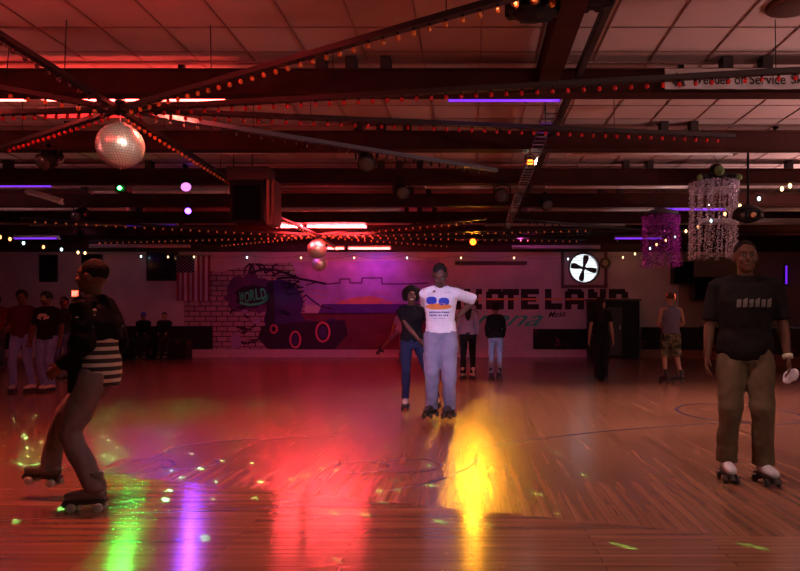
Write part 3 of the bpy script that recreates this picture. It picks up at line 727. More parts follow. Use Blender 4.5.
def mural():
    r = empty('wall_mural', (0, 0, 0)); tag(r, 'graffiti mural of a giant skate bursting through painted bricks beside a sunset', 'mural')
    P = {k_: mat('mural '+k_, c, .8, var=.18, vscale=2.5) for k_, c in dict(navy=(.05, .03, .16), black=(.025, .012, .035), plum=(.14, .05, .16), sky=(.50, .30, .62), green=(.06, .85, .32), pink=(.75, .12, .22),
         orange=(.80, .28, .16), sea=(.10, .04, .26), boards=(.16, .035, .05), dusk=(.62, .25, .45), lilac=(.40, .28, .55)).items()}
    wall_plate('painted_bricks', [(184, 350), (184, 276), (203, 270), (222, 272), (236, 268), (262, 264), (292, 262), (306, 300), (300, 350)], brick_mat(), r, 0)
    wall_plate('sky', [(292, 262), (440, 260), (440, 305), (306, 305)], P['sky'], r, 0)
    wall_plate('sea', [(322, 304), (440, 304), (440, 314), (318, 314)], P['sea'], r, 1)
    wall_plate('boards', [(300, 313), (440, 313), (440, 350), (296, 350)], P['boards'], r, 1)
    wall_plate('sunset', [(334, 304), (346, 299), (358, 297), (372, 296), (384, 299), (394, 304)], P['orange'], r, 1)
    for y, x0, x1 in ((300.5, 330, 350), (302.5, 380, 404), (294, 372, 392), (292, 306, 330), (297, 300, 326)):
        bm = bmesh.new(); stroke(bm, [(x0, y), ((x0+x1)/2, y-1.4), (x1, y+.6)], 1.4, 2); obj('cloud', bm, P['dusk'], r)
    bm = bmesh.new(); stroke(bm, [(306, 285), (318, 282), (328, 284), (340, 283), (340, 279), (350, 279), (350, 283), (362, 283), (362, 278), (382, 278), (382, 284), (398, 284), (410, 284), (428, 283)], 1.5, 2); obj('skyline', bm, P['plum'], r)
    wall_plate('burst', blob(252, 294, 25, 20, 30, .22, 4), P['plum'], r, 1)
    wall_plate('letter_ground', blob(254, 296, 19, 11, 26, .12, 5), P['black'], r, 2)
    rn = random.Random(11)
    def branch(pts, w_, lay=3, nm='branch'): bm = bmesh.new(); stroke(bm, pts, w_, lay); obj(nm, bm, P['black'], r)
    for k_ in range(16):
        a = rn.uniform(.1, 3.0); x, y = 256+30*math.cos(a), 296-24*math.sin(a); pts = [(x, y)]
        for q in range(4): a += rn.uniform(-.6, .6); x += 5*math.cos(a); y -= 3*math.sin(a); pts.append((x, max(y, 264)))
        branch(pts, 1.7)
    for k_ in range(26):
        x, y = rn.uniform(232, 285), rn.uniform(306, 344); a = rn.uniform(0, 6.28); branch([(x, y), (x+6*math.cos(a), y-3*math.sin(a)), (x+9*math.cos(a+.5), y-5*math.sin(a+.5))], 1.8, 3, 'crack')
    branch([(250, 274), (262, 269), (276, 270), (288, 274), (300, 279), (312, 281), (326, 284)], 2.2)
    branch([(300, 300), (306, 295), (312, 300), (320, 306), (332, 309)], 1.4)
    wall_plate('skate_boot', [(268, 282), (280, 279), (292, 283), (300, 292), (304, 302), (301, 314), (306, 320), (320, 322), (334, 318), (340, 326), (338, 334), (268, 334), (264, 320), (268, 304), (264, 292)], P['navy'], r, 3)
    wall_plate('boot_shadow', [(268, 283), (273, 281), (275, 300), (275, 330), (266, 326)], P['black'], r, 4)
    wall_plate('skate_truck', [(262, 326), (300, 322), (345, 320), (348, 334), (335, 349), (268, 349), (258, 338)], P['black'], r, 4)
    for cx, cy, a, b in ((274, 329, 3.2, 3.8), (295.5, 339.5, 5, 8), (323, 332, 6.6, 9.6)):
        bm = bmesh.new(); pts = [(cx+a*math.cos(2*PI*i/24), cy+b*math.sin(2*PI*i/24)) for i in range(25)]; stroke(bm, pts, 2.0, 5); obj('wheel_ring', bm, P['pink'], r)
    for cx, cy, a, b in ((295.5, 339.5, 2.6, 5), (323, 332, 3.6, 6)):
        bm = bmesh.new(); plate(bm, [((x-CX)*YB/F, CH+(CY-y)*YB/F) for x, y in blob(cx, cy, a, b, 18, 0)], YB-.024, .004); obj('wheel_hub', bm, P['navy'], r)
    wall_plate('cracked_stone', blob(236, 341, 6, 8, 14, .25, 8), P['lilac'], r, 4); wall_plate('cracked_stone', blob(245, 312, 4, 2.5, 8, .3, 9), P['lilac'], r, 4); wall_plate('cracked_stone', blob(257, 321, 4, 4, 8, .3, 12), P['lilac'], r, 4)
    for i, ch in enumerate('WORLD'):
        me = text_mesh(ch, .17, .36, offset=.03); o = link('green_letter', me, P['green'], r)
        q = W(239+i*5.7, [303, 302.5, 301, 300, 299.5][i], YB); o.location = (q.x, YB-.022, q.z); o.rotation_euler = (0, -.05*(i-1), 0)
    bm = bmesh.new(); stroke(bm, [(240, 303), (250, 305), (260, 303.5), (267, 300), (269, 294)], 2.4, 4); obj('green_underline', bm, P['green'], r)
mural()
def lettering():
    r = empty('wall_lettering', (0, 0, 0)); tag(r, 'large black painted letters with green script below, right half of far wall', 'wall sign')
    GL = dict(S=[(0, .72, 1, 1), (0, .45, .36, .72), (0, .38, 1, .60), (.64, .25, 1, .40), (0, 0, 1, .28)], K=[(0, 0, .34, 1), (.34, .38, .60, .62), (.50, .56, .80, .80), (.66, .74, 1, 1), (.50, .20, .80, .44), (.66, 0, 1, .26)],
              A=[(0, 0, .34, .88), (.66, 0, 1, .88), (.12, .74, .88, 1), (.34, .25, .66, .46)], T=[(.32, 0, .68, .72), (0, .70, 1, 1)], E=[(0, 0, .38, 1), (.38, .74, 1, 1), (.38, 0, 1, .26), (.38, .38, .85, .62)],
              L=[(0, 0, .38, 1), (.38, 0, 1, .30)], N=[(0, 0, .34, 1), (.66, 0, 1, 1), (.34, .45, .52, .85), (.48, .2, .66, .6)], D=[(0, 0, .38, 1), (.38, .74, .85, 1), (.38, 0, .85, .26), (.66, .14, 1, .86)])
    blk = mat('letter black', (.02, .015, .02), .8); org = mat('letter orange', (.85, .30, .10), .7)
    for ch, x0, x1 in (('S', 443, 461), ('K', 464, 482), ('A', 486, 504), ('T', 502.5, 519), ('E', 521, 539), ('L', 545, 562), ('A', 565, 584), ('N', 588, 606), ('D', 609, 628)):
        a = W(x0, 309.5, YB); b = W(x1, 289, YB); bm = bmesh.new(); lw, lh = b.x-a.x, b.z-a.z
        for (u0, v0, u1, v1) in GL[ch]: box(bm, (a.x+lw*(u0+u1)/2, YB-.006, a.z+lh*(v0+v1)/2), (lw*(u1-u0), .004, lh*(v1-v0)))
        obj('letter', bm, blk, r)
        bm = bmesh.new(); c = W(x0+.5, 299.2, YB); q = b.x-a.x-.03
        box(bm, (c.x+q/2, YB-.012, c.z), (q, .004, .06)); obj('stripe', bm, org, r)
    me = text_mesh('Arena', W(543, 0, YB).x-W(447, 0, YB).x, .52, shear=.6, offset=.004); o = link('script', me, mat('script green', (.06, .62, .40), .7), r); q = W(447, 326, YB); o.location = (q.x, YB-.008, q.z)
    me = text_mesh("Mesa", W(566, 0, YB).x-W(548, 0, YB).x, .2, shear=.5, offset=.01); o = link('small_script', me, blk, r); q = W(548, 318, YB); o.location = (q.x, YB-.008, q.z); o.rotation_euler = (0, -.1, 0)
lettering()
def flag():
    a = W(178, 256, YB); b = W(211.5, 301, YB); r = empty('flag', (a.x, YB-.12, b.z)); tag(r, 'striped flag hung upright on the far wall left of the mural', 'flag')
    w_, h_ = b.x-a.x, a.z-b.z; red = mat('flag red', (.30, .03, .07), .8); wh = mat('flag white', (.55, .48, .62), .8); nv = mat('flag navy', (.02, .02, .07), .8)
    bm = bmesh.new(); nx, nz = 39, 16; g = []
    for i in range(nx+1): g.append([bm.verts.new((w_*i/nx, .025*math.sin(i*.55)*(1-.5*j/nz), h_*j/nz)) for j in range(nz+1)])
    for i in range(nx):
        for j in range(nz):
            f = bm.faces.new((g[i][j], g[i+1][j], g[i+1][j+1], g[i][j+1])); st = i//3
            f.material_index = 2 if (st < 7 and j/nz >= .60) else (0 if st % 2 == 0 else 1)
    o = obj('cloth', bm, [red, wh, nv], r); mo = o.modifiers.new('s', 'SOLIDIFY'); mo.thickness = .006
    bm = bmesh.new()
    for rr in range(11):
        for cc in range(9):
            if (rr+cc) % 2 == 0:
                cx, cz = w_*7/13*(cc+.7)/9.4, h_*(.60+.40*(rr+.6)/11.2); pts = []
                for q in range(10):
                    t = PI/2+q*PI/5; s = .028 if q % 2 == 0 else .012; pts.append((cx+s*math.cos(t), cz+s*math.sin(t)))
                plate(bm, pts, -.034, .003)
    obj('stars', bm, mat('star white', (.35, .33, .42), .8), r)
    bm = bmesh.new(); cyl(bm, (-.08, .02, h_+.01), (w_+.08, .02, h_+.01), .018, seg=10); obj('pole', bm, mat('pole wood', (.3, .2, .12), .5), r)
flag()
def exit_sign(px, py, d, label, wpx=7, hpx=6.5):
    p = W(px, py, d); w_, h_ = wpx*d/F, hpx*d/F; r = empty('exit_sign', p); tag(r, label, 'exit sign')
    bm = bmesh.new(); box(bm, (0, .03, 0), (w_+.05, .06, h_+.05), bev=.008); obj('housing', bm, mat('sign housing', (.25, .1, .08), .5), r)
    bm = bmesh.new(); box(bm, (0, -.004, 0), (w_, .006, h_)); obj('panel', bm, mat('exit panel', (.8, .1, .05), .5, emit=(1, .13, .06), es=1.6), r)
    me = text_mesh('EXIT', w_*.8, h_*.62, offset=.02); o = link('lettering', me, mat('exit letters', (1, .6, .5), .5, emit=(1, .40, .3), es=2.2), r); o.location = (-w_*.4, -.009, -h_*.31)
exit_sign(75, 293.5, YB-.07, 'small glowing red exit sign on the far wall at left')
exit_sign(671, 297, YB-.07, 'small glowing red exit sign behind the head of the man in shorts', 9, 6)
def hung_box(x0, x1, y0, y1, label, d=22.2):
    a = W(x0, y0, d); b = W(x1, y1, d); c = (a+b)/2; r = empty('loudspeaker', c); tag(r, label, 'loudspeaker')
    bm = bmesh.new(); box(bm, (0, 0, 0), (b.x-a.x, .4, a.z-b.z), bev=.015); obj('cabinet', bm, black, r)
    bm = bmesh.new(); box(bm, (0, -.205, 0), ((b.x-a.x)*.88, .015, (a.z-b.z)*.88), bev=.004); obj('grille', bm, mat('grille black'), r)
    bm = bmesh.new(); box(bm, (0, (YB-d)/2+.05, 0), (.06, YB-d-.1, .06)); obj('bracket', bm, black, r)
hung_box(672, 692, 262, 284, 'black box loudspeaker on the lounge wall above the man in shorts')
hung_box(692, 722, 277, 300, 'wider black box loudspeaker on the lounge wall, right of the man in shorts')
p = W(605, 263, YB-.12); r = empty('wall_clock', p); tag(r, 'small dim yellow-green round clock right of the fan', 'clock')
bm = bmesh.new(); lathe(bm, (0, 0, 0), [(.17, -.06), (.18, 0), (.15, .03)], axis=(0, -1, 0), seg=24); obj('case', bm, mat('clock olive', (.12, .13, .03), .5), r, True)
bm = bmesh.new(); lathe(bm, (0, -.032, 0), [(.10, 0), (.09, .006)], axis=(0, -1, 0), seg=24); obj('face', bm, mat('clock face', (.42, .44, .22), .5), r, True)
r = empty('curtain_pole', (0, 0, 0)); tag(r, 'long dark bar fixed high on the far wall behind the man in white', 'bar')
a = W(455, 263, YB-.12); b = W(527, 263, YB-.12); bm = bmesh.new(); box(bm, ((a.x+b.x)/2, a.y, a.z), (b.x-a.x, .1, .11), bev=.01); obj('bar', bm, mat('dark maroon', (.05, .015, .02), .6), r)
for t in (.15, .85):
    q = a.lerp(b, t); bm = bmesh.new(); box(bm, (q.x, (q.y+YB)/2, q.z), (.05, YB-q.y+.04, .05)); obj('bracket', bm, black, r)

# ------------------------------------------------------------------ people
def ik(a, c, l1, l2, hint):
    a = Vector(a); c = Vector(c); d = c-a; L_ = d.length
    if L_ > (l1+l2)*.995: c = a+d*((l1+l2)*.995/L_); d = c-a; L_ = d.length
    u = d/L_; x = (l1*l1-l2*l2+L_*L_)/(2*L_); h = math.sqrt(max(0, l1*l1-x*x))
    hv = Vector(hint); hv = hv-u*hv.dot(u)
    hv.normalize()
    return a+u*x+hv*h, c
def remeshed(bm, voxel, smooth=5, wrinkle=0., seed=0.):
    me = bpy.data.meshes.new('tmp'); bm.normal_update(); bm.to_mesh(me); bm.free()
    o = bpy.data.objects.new('tmp', me); C.objects.link(o)
    r = o.modifiers.new('r', 'REMESH'); r.mode = 'VOXEL'; r.voxel_size = voxel; r.use_smooth_shade = True
    s = o.modifiers.new('s', 'SMOOTH'); s.factor = .5; s.iterations = smooth
    out = evaluated_mesh(o); bpy.data.objects.remove(o); bpy.data.meshes.remove(me)
    if wrinkle:
        nn = [v.normal.copy() for v in out.vertices]
        for v, n_ in zip(out.vertices, nn):
            q = Vector((v.co.x*11+seed, v.co.y*11, v.co.z*8)); v.co += n_*wrinkle*(noise.noise(q)+.5*noise.noise(q*2.3))
    for p in out.polygons: p.use_smooth = True
    return out
def add_mesh(me, bm2):
    b = bmesh.new(); b.from_mesh(me); t = bpy.data.meshes.new('t2'); bm2.normal_update(); bm2.to_mesh(t); bm2.free(); b.from_mesh(t); bpy.data.meshes.remove(t)
    b.to_mesh(me); b.free()
    for p in me.polygons: p.use_smooth = True

skate_cache = {}
def skate_mesh(kind, boot, wheel_m, accent):
    key = (kind, boot.name, wheel_m.name, accent.name)
    if key in skate_cache: return skate_cache[key]
    z0 = .072 if kind == 'skate' else .0
    top = z0+(.20 if kind == 'skate' else .11)
    bm = bmesh.new()
    tube(bm, [(0, .085, z0+.035), (0, .05, z0+.04), (0, -.02, z0+.045), (0, -.08, z0+.04), (0, -.14, z0+.034), (0, -.185, z0+.028), (0, -.20, z0+.024)],
         [(.022, .03), (.036, .042), (.037, .048), (.043, .04), (.045, .034), (.034, .028), (.015, .015)], side=(1, 0, 0), seg=14)
    tube(bm, [(0, .025, z0+.03), (0, .02, z0+.09), (0, .015, top-.03), (0, .012, top)], [(.036, .05), (.04, .048), (.046, .052), (.048, .054)], side=(1, 0, 0), seg=14)
    bm2 = remeshed(bm, .011, 3); P = {'boot': bm2}
    bm2.materials.append(boot)
    def keep(nm, bm, mm, sm=False):
        me = bpy.data.meshes.new(nm); bm.normal_update(); bm.to_mesh(me); bm.free(); me.materials.append(mm)
        if sm:
            for p in me.polygons: p.use_smooth = True
        P[nm] = me
    bm = bmesh.new()
    for i, y in enumerate((.0, -.03, -.06, -.09)): box(bm, (0, y-.005, z0+.092-.018*i), (.055-.002*i, .012, .006), Matrix.Rotation(.5, 3, 'X'))
    keep('laces', bm, accent)
    bm = bmesh.new(); box(bm, (0, -.05, z0+.002), (.07, .27, .018), bev=.006); keep('sole', bm, accent if kind == 'shoe' else mat('dark sole', (.03, .03, .03), .5))
    if kind == 'skate':
        bm = bmesh.new(); box(bm, (0, -.05, .058), (.05, .25, .016), bev=.003)
        for y in (.045, -.135): cyl(bm, (-.05, y, .031), (.05, y, .031), .006, seg=8); box(bm, (0, y, .045), (.045, .05, .035), bev=.006)
        keep('plate', bm, mat('dark metal', (.06, .06, .065), .35, .7))
        bm = bmesh.new(); cyl(bm, (0, -.185, .07), (0, -.205, .035), .014, .02, seg=14); keep('toe_stop', bm, mat('rubber', (.03, .03, .03), .7))
        bm = bmesh.new(); lathe(bm, (-.017, 0, 0), [(.018, 0), (.028, .003), (.031, .010), (.031, .024), (.028, .031), (.018, .034)], axis=(1, 0, 0), seg=20); keep('wheel', bm, wheel_m, True)
    skate_cache[key] = P
    return P
def put_skate(root, kind, ank, yaw, s, boot, wheel_m, accent, pitch=0., lift=0.):
    P = skate_mesh(kind, boot, wheel_m, accent)
    o = bpy.data.objects.new('roller_skate' if kind == 'skate' else 'shoe', P['boot']); C.objects.link(o); o.parent = root
    o.location = ank; o.rotation_euler = (pitch, 0, yaw); o.scale = (s, s, s)
    for nm in ('laces', 'sole', 'plate', 'toe_stop'):
        if nm in P: c = bpy.data.objects.new(nm, P[nm]); C.objects.link(c); c.parent = o
    if kind == 'skate':
        for x in (-.045, .045):
            for y in (.045, -.135): c = bpy.data.objects.new('wheel', P['wheel']); C.objects.link(c); c.parent = o; c.location = (x, y, .031)

def person(label, x, y, H, rot=0., skates=True, skin=(.16, .075, .045), fem=False, wide=1.0, lean=(0, 0), pelvis=(0, 0, 0), feet=None, foot_yaw=(-.25, .25), foot_pitch=(0, 0),
           knee_hint=((0, -1, 0), (0, -1, 0)), wrists=None, elbow_hint=None, hand_dir=None, head=(0, 0, 0), hair='short', hair_col=(.012, .01, .01),
           shirt=(.02, .02, .02), sleeve=.6, shirt_hem=.90, trouser=(.1, .1, .12), trouser_end=.09, trouser_wide=1.0, boot=(.6, .6, .62), accent=(.05, .05, .06), wheel=(.05, .05, .05),
           voxel=.011, curl=.35, shirt_m=None, trouser_m=None, group=None, extra=None, loose=1.0, fingers=True, smile=False):
    r = empty('person', (x, y, 0), rot); tag(r, label, 'person', group)
    s = H/1.75; lift = .072 if skates else .0
    if not skates: lift = -.02
    T = lambda v: Vector(v)*s+Vector((0, 0, lift))
    pv = Vector((0, 0, 0))+Vector(pelvis)
    def spine(z):
        t = max(0., min(1., (z-.97)/.5)); return Vector((pv.x+lean[0]*t, pv.y+lean[1]*t, z+pv.z-.02*abs(lean[1])*t*4))
    hipx = .09*(1.05 if fem else 1)
    feet = feet or ((.11, 0, .10), (-.11, 0, .10))
    sh_w = (.165 if fem else .185)*wide
    legs = []; arms = []
    for i, sg in enumerate((1, -1)):
        hip = pv+Vector((sg*hipx, 0, .92)); k_, a = ik(hip, feet[i], .43, .415, knee_hint[i]); legs.append((hip, k_, a))
    wrists = wrists or ((.27, -.04, .86), (-.27, -.04, .86)); elbow_hint = elbow_hint or ((.25, 1, 0), (-.25, 1, 0))
    for i, sg in enumerate((1, -1)):
        sh = spine(1.415)+Vector((sg*sh_w, 0, 0)); e, w_ = ik(sh, wrists[i], .285, .255, elbow_hint[i]); arms.append((sh, e, w_))
    W_ = wide
    if fem: rings = [(.84, .13, .10), (.92, .172, .118), (1.0, .155, .108), (1.10, .122, .09), (1.20, .128, .098), (1.29, .142, .118), (1.37, .145, .095), (1.43, .12, .078), (1.475, .07, .06)]
    else: rings = [(.84, .13, .10), (.92, .160, .115), (1.0, .152, .110), (1.10, .142, .102), (1.20, .152, .110), (1.30, .168, .120), (1.38, .172, .108), (1.43, .14, .085), (1.475, .075, .06)]
    rings = [(z, a*W_, b*(W_ if z < 1.35 else 1)) for z, a, b in rings]
    def torso(bm, add, z0=0., z1=9., flat=False):
        rr = [q for q in rings if z0 <= q[0] <= z1]
        if z0 > rr[0][0] - .2 and z0 > rings[0][0]: # start exactly at z0
            lo = max([q for q in rings if q[0] <= z0], key=lambda q: q[0]); rr = [(z0, lo[1], lo[2])]+[q for q in rr if q[0] > z0+.02]
        tube(bm, [T(spine(z)) for z, a, b in rr], [((a+add)*s, (b+add)*s) for z, a, b in rr], side=(1, 0, 0), seg=20)
    # ---- body
    bm = bmesh.new(); torso(bm, 0)
    for sh, e, w_ in arms:
        tube(bm, [T(sh-(sh-spine(1.40))*.3), T(sh), T(sh.lerp(e, .35)), T(sh.lerp(e, .75)), T(e), T(e.lerp(w_, .3)), T(e.lerp(w_, .75)), T(w_)],
             [q*s*(.9 if fem else 1.05) for q in (.055, .052, .048, .041, .038, .040, .031, .026)])
    for hip, k_, a in legs:
        tube(bm, [T(hip+Vector((0, 0, .04))), T(hip.lerp(k_, .3)), T(hip.lerp(k_, .75)), T(k_), T(k_.lerp(a, .3)), T(k_.lerp(a, .7)), T(a), T(a+Vector((0, 0, -.03)))], [q*s for q in (.088, .084, .064, .054, .056, .044, .036, .036)])
    nb = spine(1.45); hc = spine(1.45)+Vector((lean[0]*.15, lean[1]*.15-.012, .185))
    R = Matrix.Rotation(head[1], 3, 'Z') @ Matrix.Rotation(head[0], 3, 'X') @ Matrix.Rotation(head[2], 3, 'Y')
    hc = nb+Matrix.Rotation(head[1], 3, 'Z') @ Matrix.Rotation(head[0]*.6, 3, 'X') @ Matrix.Rotation(head[2]*.6, 3, 'Y') @ (hc-nb)
    tube(bm, [T(nb+Vector((0, .01, -.05))), T(nb.lerp(hc, .35)), T(hc+R@Vector((0, .02, -.03)))], [q*s*(.88 if fem else 1) for q in (.066, .056, .056)])
    def hp(v): return T(hc+R@(Vector(v)*1.07))
    def hball(bm, c, rad, mi=0, u=14, v=10): ball(bm, hp(c), [q*s*1.07 for q in rad], R, u, v, mi)
    hball(bm, (0, .012, .022), (.076, .094, .098)); hball(bm, (0, -.018, -.045), (.060, .070, .066)); hball(bm, (0, -.06, -.083), (.028, .026, .022))
    tube(bm, [hp((0, -.080, .030)), hp((0, -.098, .0)), hp((0, -.106, -.018)), hp((0, -.088, -.026))], [q*s for q in (.009, .011, .016, .012)], seg=8)
    for sh, e, w_ in arms: tube(bm, [T(sh+Vector((0, 0, .0))), T(sh.lerp(spine(1.455), .7)), T(spine(1.50))], [q*s for q in (.038, .038, .034)])
    for sg in (1, -1): hball(bm, (sg*.077, .012, -.002), (.012, .020, .032)); hball(bm, (sg*.038, -.066, -.022), (.024, .02, .022))
    hball(bm, (0, -.074, .040), (.050, .018, .011)); hball(bm, (0, -.083, -.050), (.024, .011, .010))
    for i, (sh, e, w_) in enumerate(arms):
        sg = 1 if i == 0 else -1; d = (w_-e).normalized()
        if hand_dir and hand_dir[i]: d = Vector(hand_dir[i]).normalized()
        nrm = Vector((-sg, 0, 0)); nrm = (nrm-d*nrm.dot(d))
        if nrm.length < .2: nrm = Vector((0, 1, 0))-d*d.y
        nrm.normalize(); u = d.cross(nrm)*sg      # towards the thumb side
        if u.y > 0 and abs(d.z) > .5: u = -u
        legs_ = None
        tube(bm, [T(w_-d*.01), T(w_+d*.03), T(w_+d*.07), T(w_+d*.095)], [(.026*s, .018*s), (.037*s, .016*s), (.041*s, .014*s), (.038*s, .012*s)], side=u)
        arms[i] = (sh, e, w_, d, nrm, u)
    me = remeshed(bm, voxel*s, 4)
    if fingers:
        fb = bmesh.new()
        for (sh, e, w_, d, nrm, u) in arms:
            for off, ln in ((.030, .068), (.011, .077), (-.009, .071), (-.028, .055)):
                p0 = w_+d*.082+u*off; dd = d.copy(); pts = [p0]; 
                for q in range(3):
                    dd = (dd+nrm*curl).normalized(); p0 = p0+dd*ln*(.45, .32, .25)[q]; pts.append(p0)
                tube(fb, [T(q) for q in pts], [.0095*s, .009*s, .008*s, .006*s], seg=8)
            p0 = w_+d*.025+u*.028; d1 = (d*.65+u*.6+nrm*.35).normalized(); p1 = p0+d1*.045; d2 = (d*.9+u*.2+nrm*.35).normalized()
            tube(fb, [T(p0), T(p1), T(p1+d2*.03)], [.012*s, .010*s, .007*s], seg=8)
        add_mesh(me, fb)
    sk = mat('skin %.2f' % skin[0], skin, .6, var=.08, vscale=14, spec=.28)
    me.materials.clear(); body = link('body', me, sk, r)
    # ---- eyes and mouth
    if abs(rot) < 2.2:
        for sg in (1, -1):
            bm = bmesh.new(); hball(bm, (sg*.030, -.0755, .012), (.0135, .010, .0075), 0); hball(bm, (sg*.030, -.086, .011), (.0065, .003, .0065), 1)
            obj('eye', bm, [mat('eye white', (.16, .145, .135), .5), mat('iris', (.02, .012, .01), .2)], r, True)
        bm = bmesh.new()
        if smile: tube(bm, [hp((-.026, -.086, -.044)), hp((-.013, -.094, -.051)), hp((0, -.096, -.053)), hp((.013, -.094, -.051)), hp((.026, -.086, -.044))], [.003*s, .007*s, .008*s, .007*s, .003*s], seg=8)
        else: tube(bm, [hp((-.022, -.089, -.050)), hp((0, -.095, -.051)), hp((.022, -.089, -.050))], [.002*s, .004*s, .002*s], seg=8)
        obj('mouth', bm, mat('teeth', (.7, .66, .6), .4) if smile else mat('lips dark', (.06, .02, .02), .5), r, True)
    # ---- hair
    hm = mat('hair %.3f' % hair_col[0], hair_col, .85, bump=.6, bscale=80, spec=.15)
    bm = bmesh.new()
    if hair == 'short': hball(bm, (0, .024, .040), (.081, .094, .090), u=20, v=14)
    elif hair == 'crop': hball(bm, (0, .024, .043), (.079, .092, .086), u=20, v=14)
    elif hair == 'afro': hball(bm, (0, .035, .045), (.125, .115, .115), u=24, v=16); hball(bm, (.06, .03, 0), (.07, .08, .08)); hball(bm, (-.06, .03, 0), (.07, .08, .08))
    elif hair == 'curly': hball(bm, (0, .03, .045), (.096, .102, .096), u=24, v=16)
    elif hair == 'bun': hball(bm, (0, .026, .038), (.082, .094, .090)); hball(bm, (0, .09, .07), (.045, .04, .045))
    else:
        hball(bm, (0, .026, .040), (.086, .098, .092), u=20, v=14)
        tube(bm, [hp((0, .06, .05)), hp((0, .082, -.05)), T(nb+Vector((0, .10, -.02))), T(nb+Vector((0, .125, -.14))), T(nb+Vector((0, .12, -.22)))], [(.075*s, .05*s), (.085*s, .04*s), (.08*s, .035*s), (.065*s, .025*s), (.03*s, .015*s)], side=(1, 0, 0))
    me = remeshed(bm, .012*s, 2, wrinkle=.016 if hair in ('afro', 'curly') else .004, seed=x)
    link('hair', me, hm, r)
    # ---- trousers
    tm = trouser_m or mat('trousers %.2f %.2f %.2f' % trouser, trouser, .9, var=.15, vscale=6, spec=.15)
    bm = bmesh.new(); torso(bm, .012, 0, 1.02); tw = trouser_wide
    for hip, k_, a in legs:
        full = [(hip+Vector((0, 0, .03)), .098), (hip.lerp(k_, .3), .092), (hip.lerp(k_, .75), .078), (k_, .070), (k_.lerp(a, .3), .068), (k_.lerp(a, .7), .060), (a+Vector((0, .01, -.01)), .062), (a+Vector((0, .01, -.035)), .064)]
        ztop = 1.; pts = [(p, q) for p, q in full]
        if trouser_end > .3:
            pts = [pts[0], pts[1], pts[2], (k_.lerp(a, .08), .088)]; pts = [(p, q*1.12) for p, q in pts]
        tube(bm, [T(p) for p, q in pts], [q*s*(tw if j > 0 else 1+(tw-1)*.4) for j, (p, q) in enumerate(pts)], seg=16)
    me = remeshed(bm, voxel*s, 3, wrinkle=.010*loose, seed=x+3); link('shorts' if trouser_end > .3 else 'trousers', me, tm, r)
    # ---- shirt
    sm = shirt_m or mat('shirt %.2f %.2f %.2f' % shirt, shirt, .9, var=.08, vscale=5, spec=.05)
    bm = bmesh.new(); torso(bm, .022*loose, shirt_hem, 1.44)
    if sleeve > 0:
        for (sh, e, w_, d, nrm, u) in arms:
            p = [sh-(sh-spine(1.40))*.35, sh, sh.lerp(e, .5)]; q = [.066, .066, .062]
            if sleeve <= 1: p.append(sh.lerp(e, sleeve+.12)); q.append(.064)
            else: p += [e, e.lerp(w_, .5), e.lerp(w_, min(1, sleeve-1))]; q += [.055, .046, .038]
            tube(bm, [T(v) for v in p], [v*s*(.92 if fem else 1.04) for v in q])
    for (sh, e, w_, d, nrm, u) in arms:
        if sleeve > 0: tube(bm, [T(sh+Vector((0, 0, .002))), T(sh.lerp(spine(1.45), .55)+Vector((0, 0, .006))), T(sh.lerp(spine(1.49), .72))], [q*s for q in (.064, .063, .058)])
    tube(bm, [T(spine(1.42)), T(spine(1.46)), T(spine(1.50))], [(.11*s, .095*s), (.092*s, .086*s), (.076*s, .076*s)], side=(1, 0, 0))
    me = remeshed(bm, voxel*s, 3, wrinkle=.009*loose, seed=x); shirt_o = link('tank_top' if sleeve == 0 else 'shirt', me, sm, r)
    # ---- skates
    bmat_ = mat('boot %.2f' % boot[0], boot, .4); am = mat('boot accent %.2f' % accent[0], accent, .5); wm = mat('wheel %.2f %.2f' % wheel[:2], wheel, .35)
    for i, (hip, k_, a) in enumerate(legs):
        q = T(a); yaw = foot_yaw[i]
        z = q.z-(.072+.06 if skates else .07)*1.0
        put_skate(r, 'skate' if skates else 'shoe', (q.x, q.y, max(0, z) if z > .04 else 0), yaw, max(.85, s), bmat_, wm, am, foot_pitch[i])
    ctx = dict(T=T, spine=spine, arms=arms, legs=legs, s=s, shirt=shirt_o, root=r, hp=hp)
    if extra: extra(ctx)
    return ctx
def decal(ctx, me, name, m, x, z, parent=None):
    """drape a flat x/z mesh on the front of the shirt"""
    sh = ctx['shirt'].data; bvh = BVHTree.FromPolygons([v.co for v in sh.vertices], [p.vertices[:] for p in sh.polygons])
    b = bmesh.new(); b.from_mesh(me); bmesh.ops.triangulate(b, faces=b.faces[:])
    for _ in range(2):
        le = [e for e in b.edges if e.calc_length() > .035]
        if le: bmesh.ops.subdivide_edges(b, edges=le, cuts=1)
    for v in b.verts:
        o_ = Vector((v.co.x+x, -1, v.co.z+z)); h = bvh.ray_cast(o_, Vector((0, 1, 0)))
        v.co = Vector((o_.x, (h[0].y if h[0] else -.1)-.005, o_.z))
    b.to_mesh(me); b.free(); return link(name, me, m, parent or ctx['root'])
def flat(polys):
    b = bmesh.new()
    for p in polys: b.faces.new([b.verts.new((x, 0, z)) for x, z in p])
    me = bpy.data.meshes.new('flat'); b.to_mesh(me); b.free(); return me
def ell(cx, cz, a, b_, n=24, p=2.0): return [(cx+a*abs(math.cos(t))**(2/p)*(1 if math.cos(t) >= 0 else -1), cz+b_*abs(math.sin(t))**(2/p)*(1 if math.sin(t) >= 0 else -1)) for t in [2*PI*i/n for i in range(n)]]
def at(px, fy): d = CH*F/(fy-CY); return WX(px, d), d

DK = (.13, .06, .04); LT = (.42, .24, .18); MD = (.24, .12, .08)
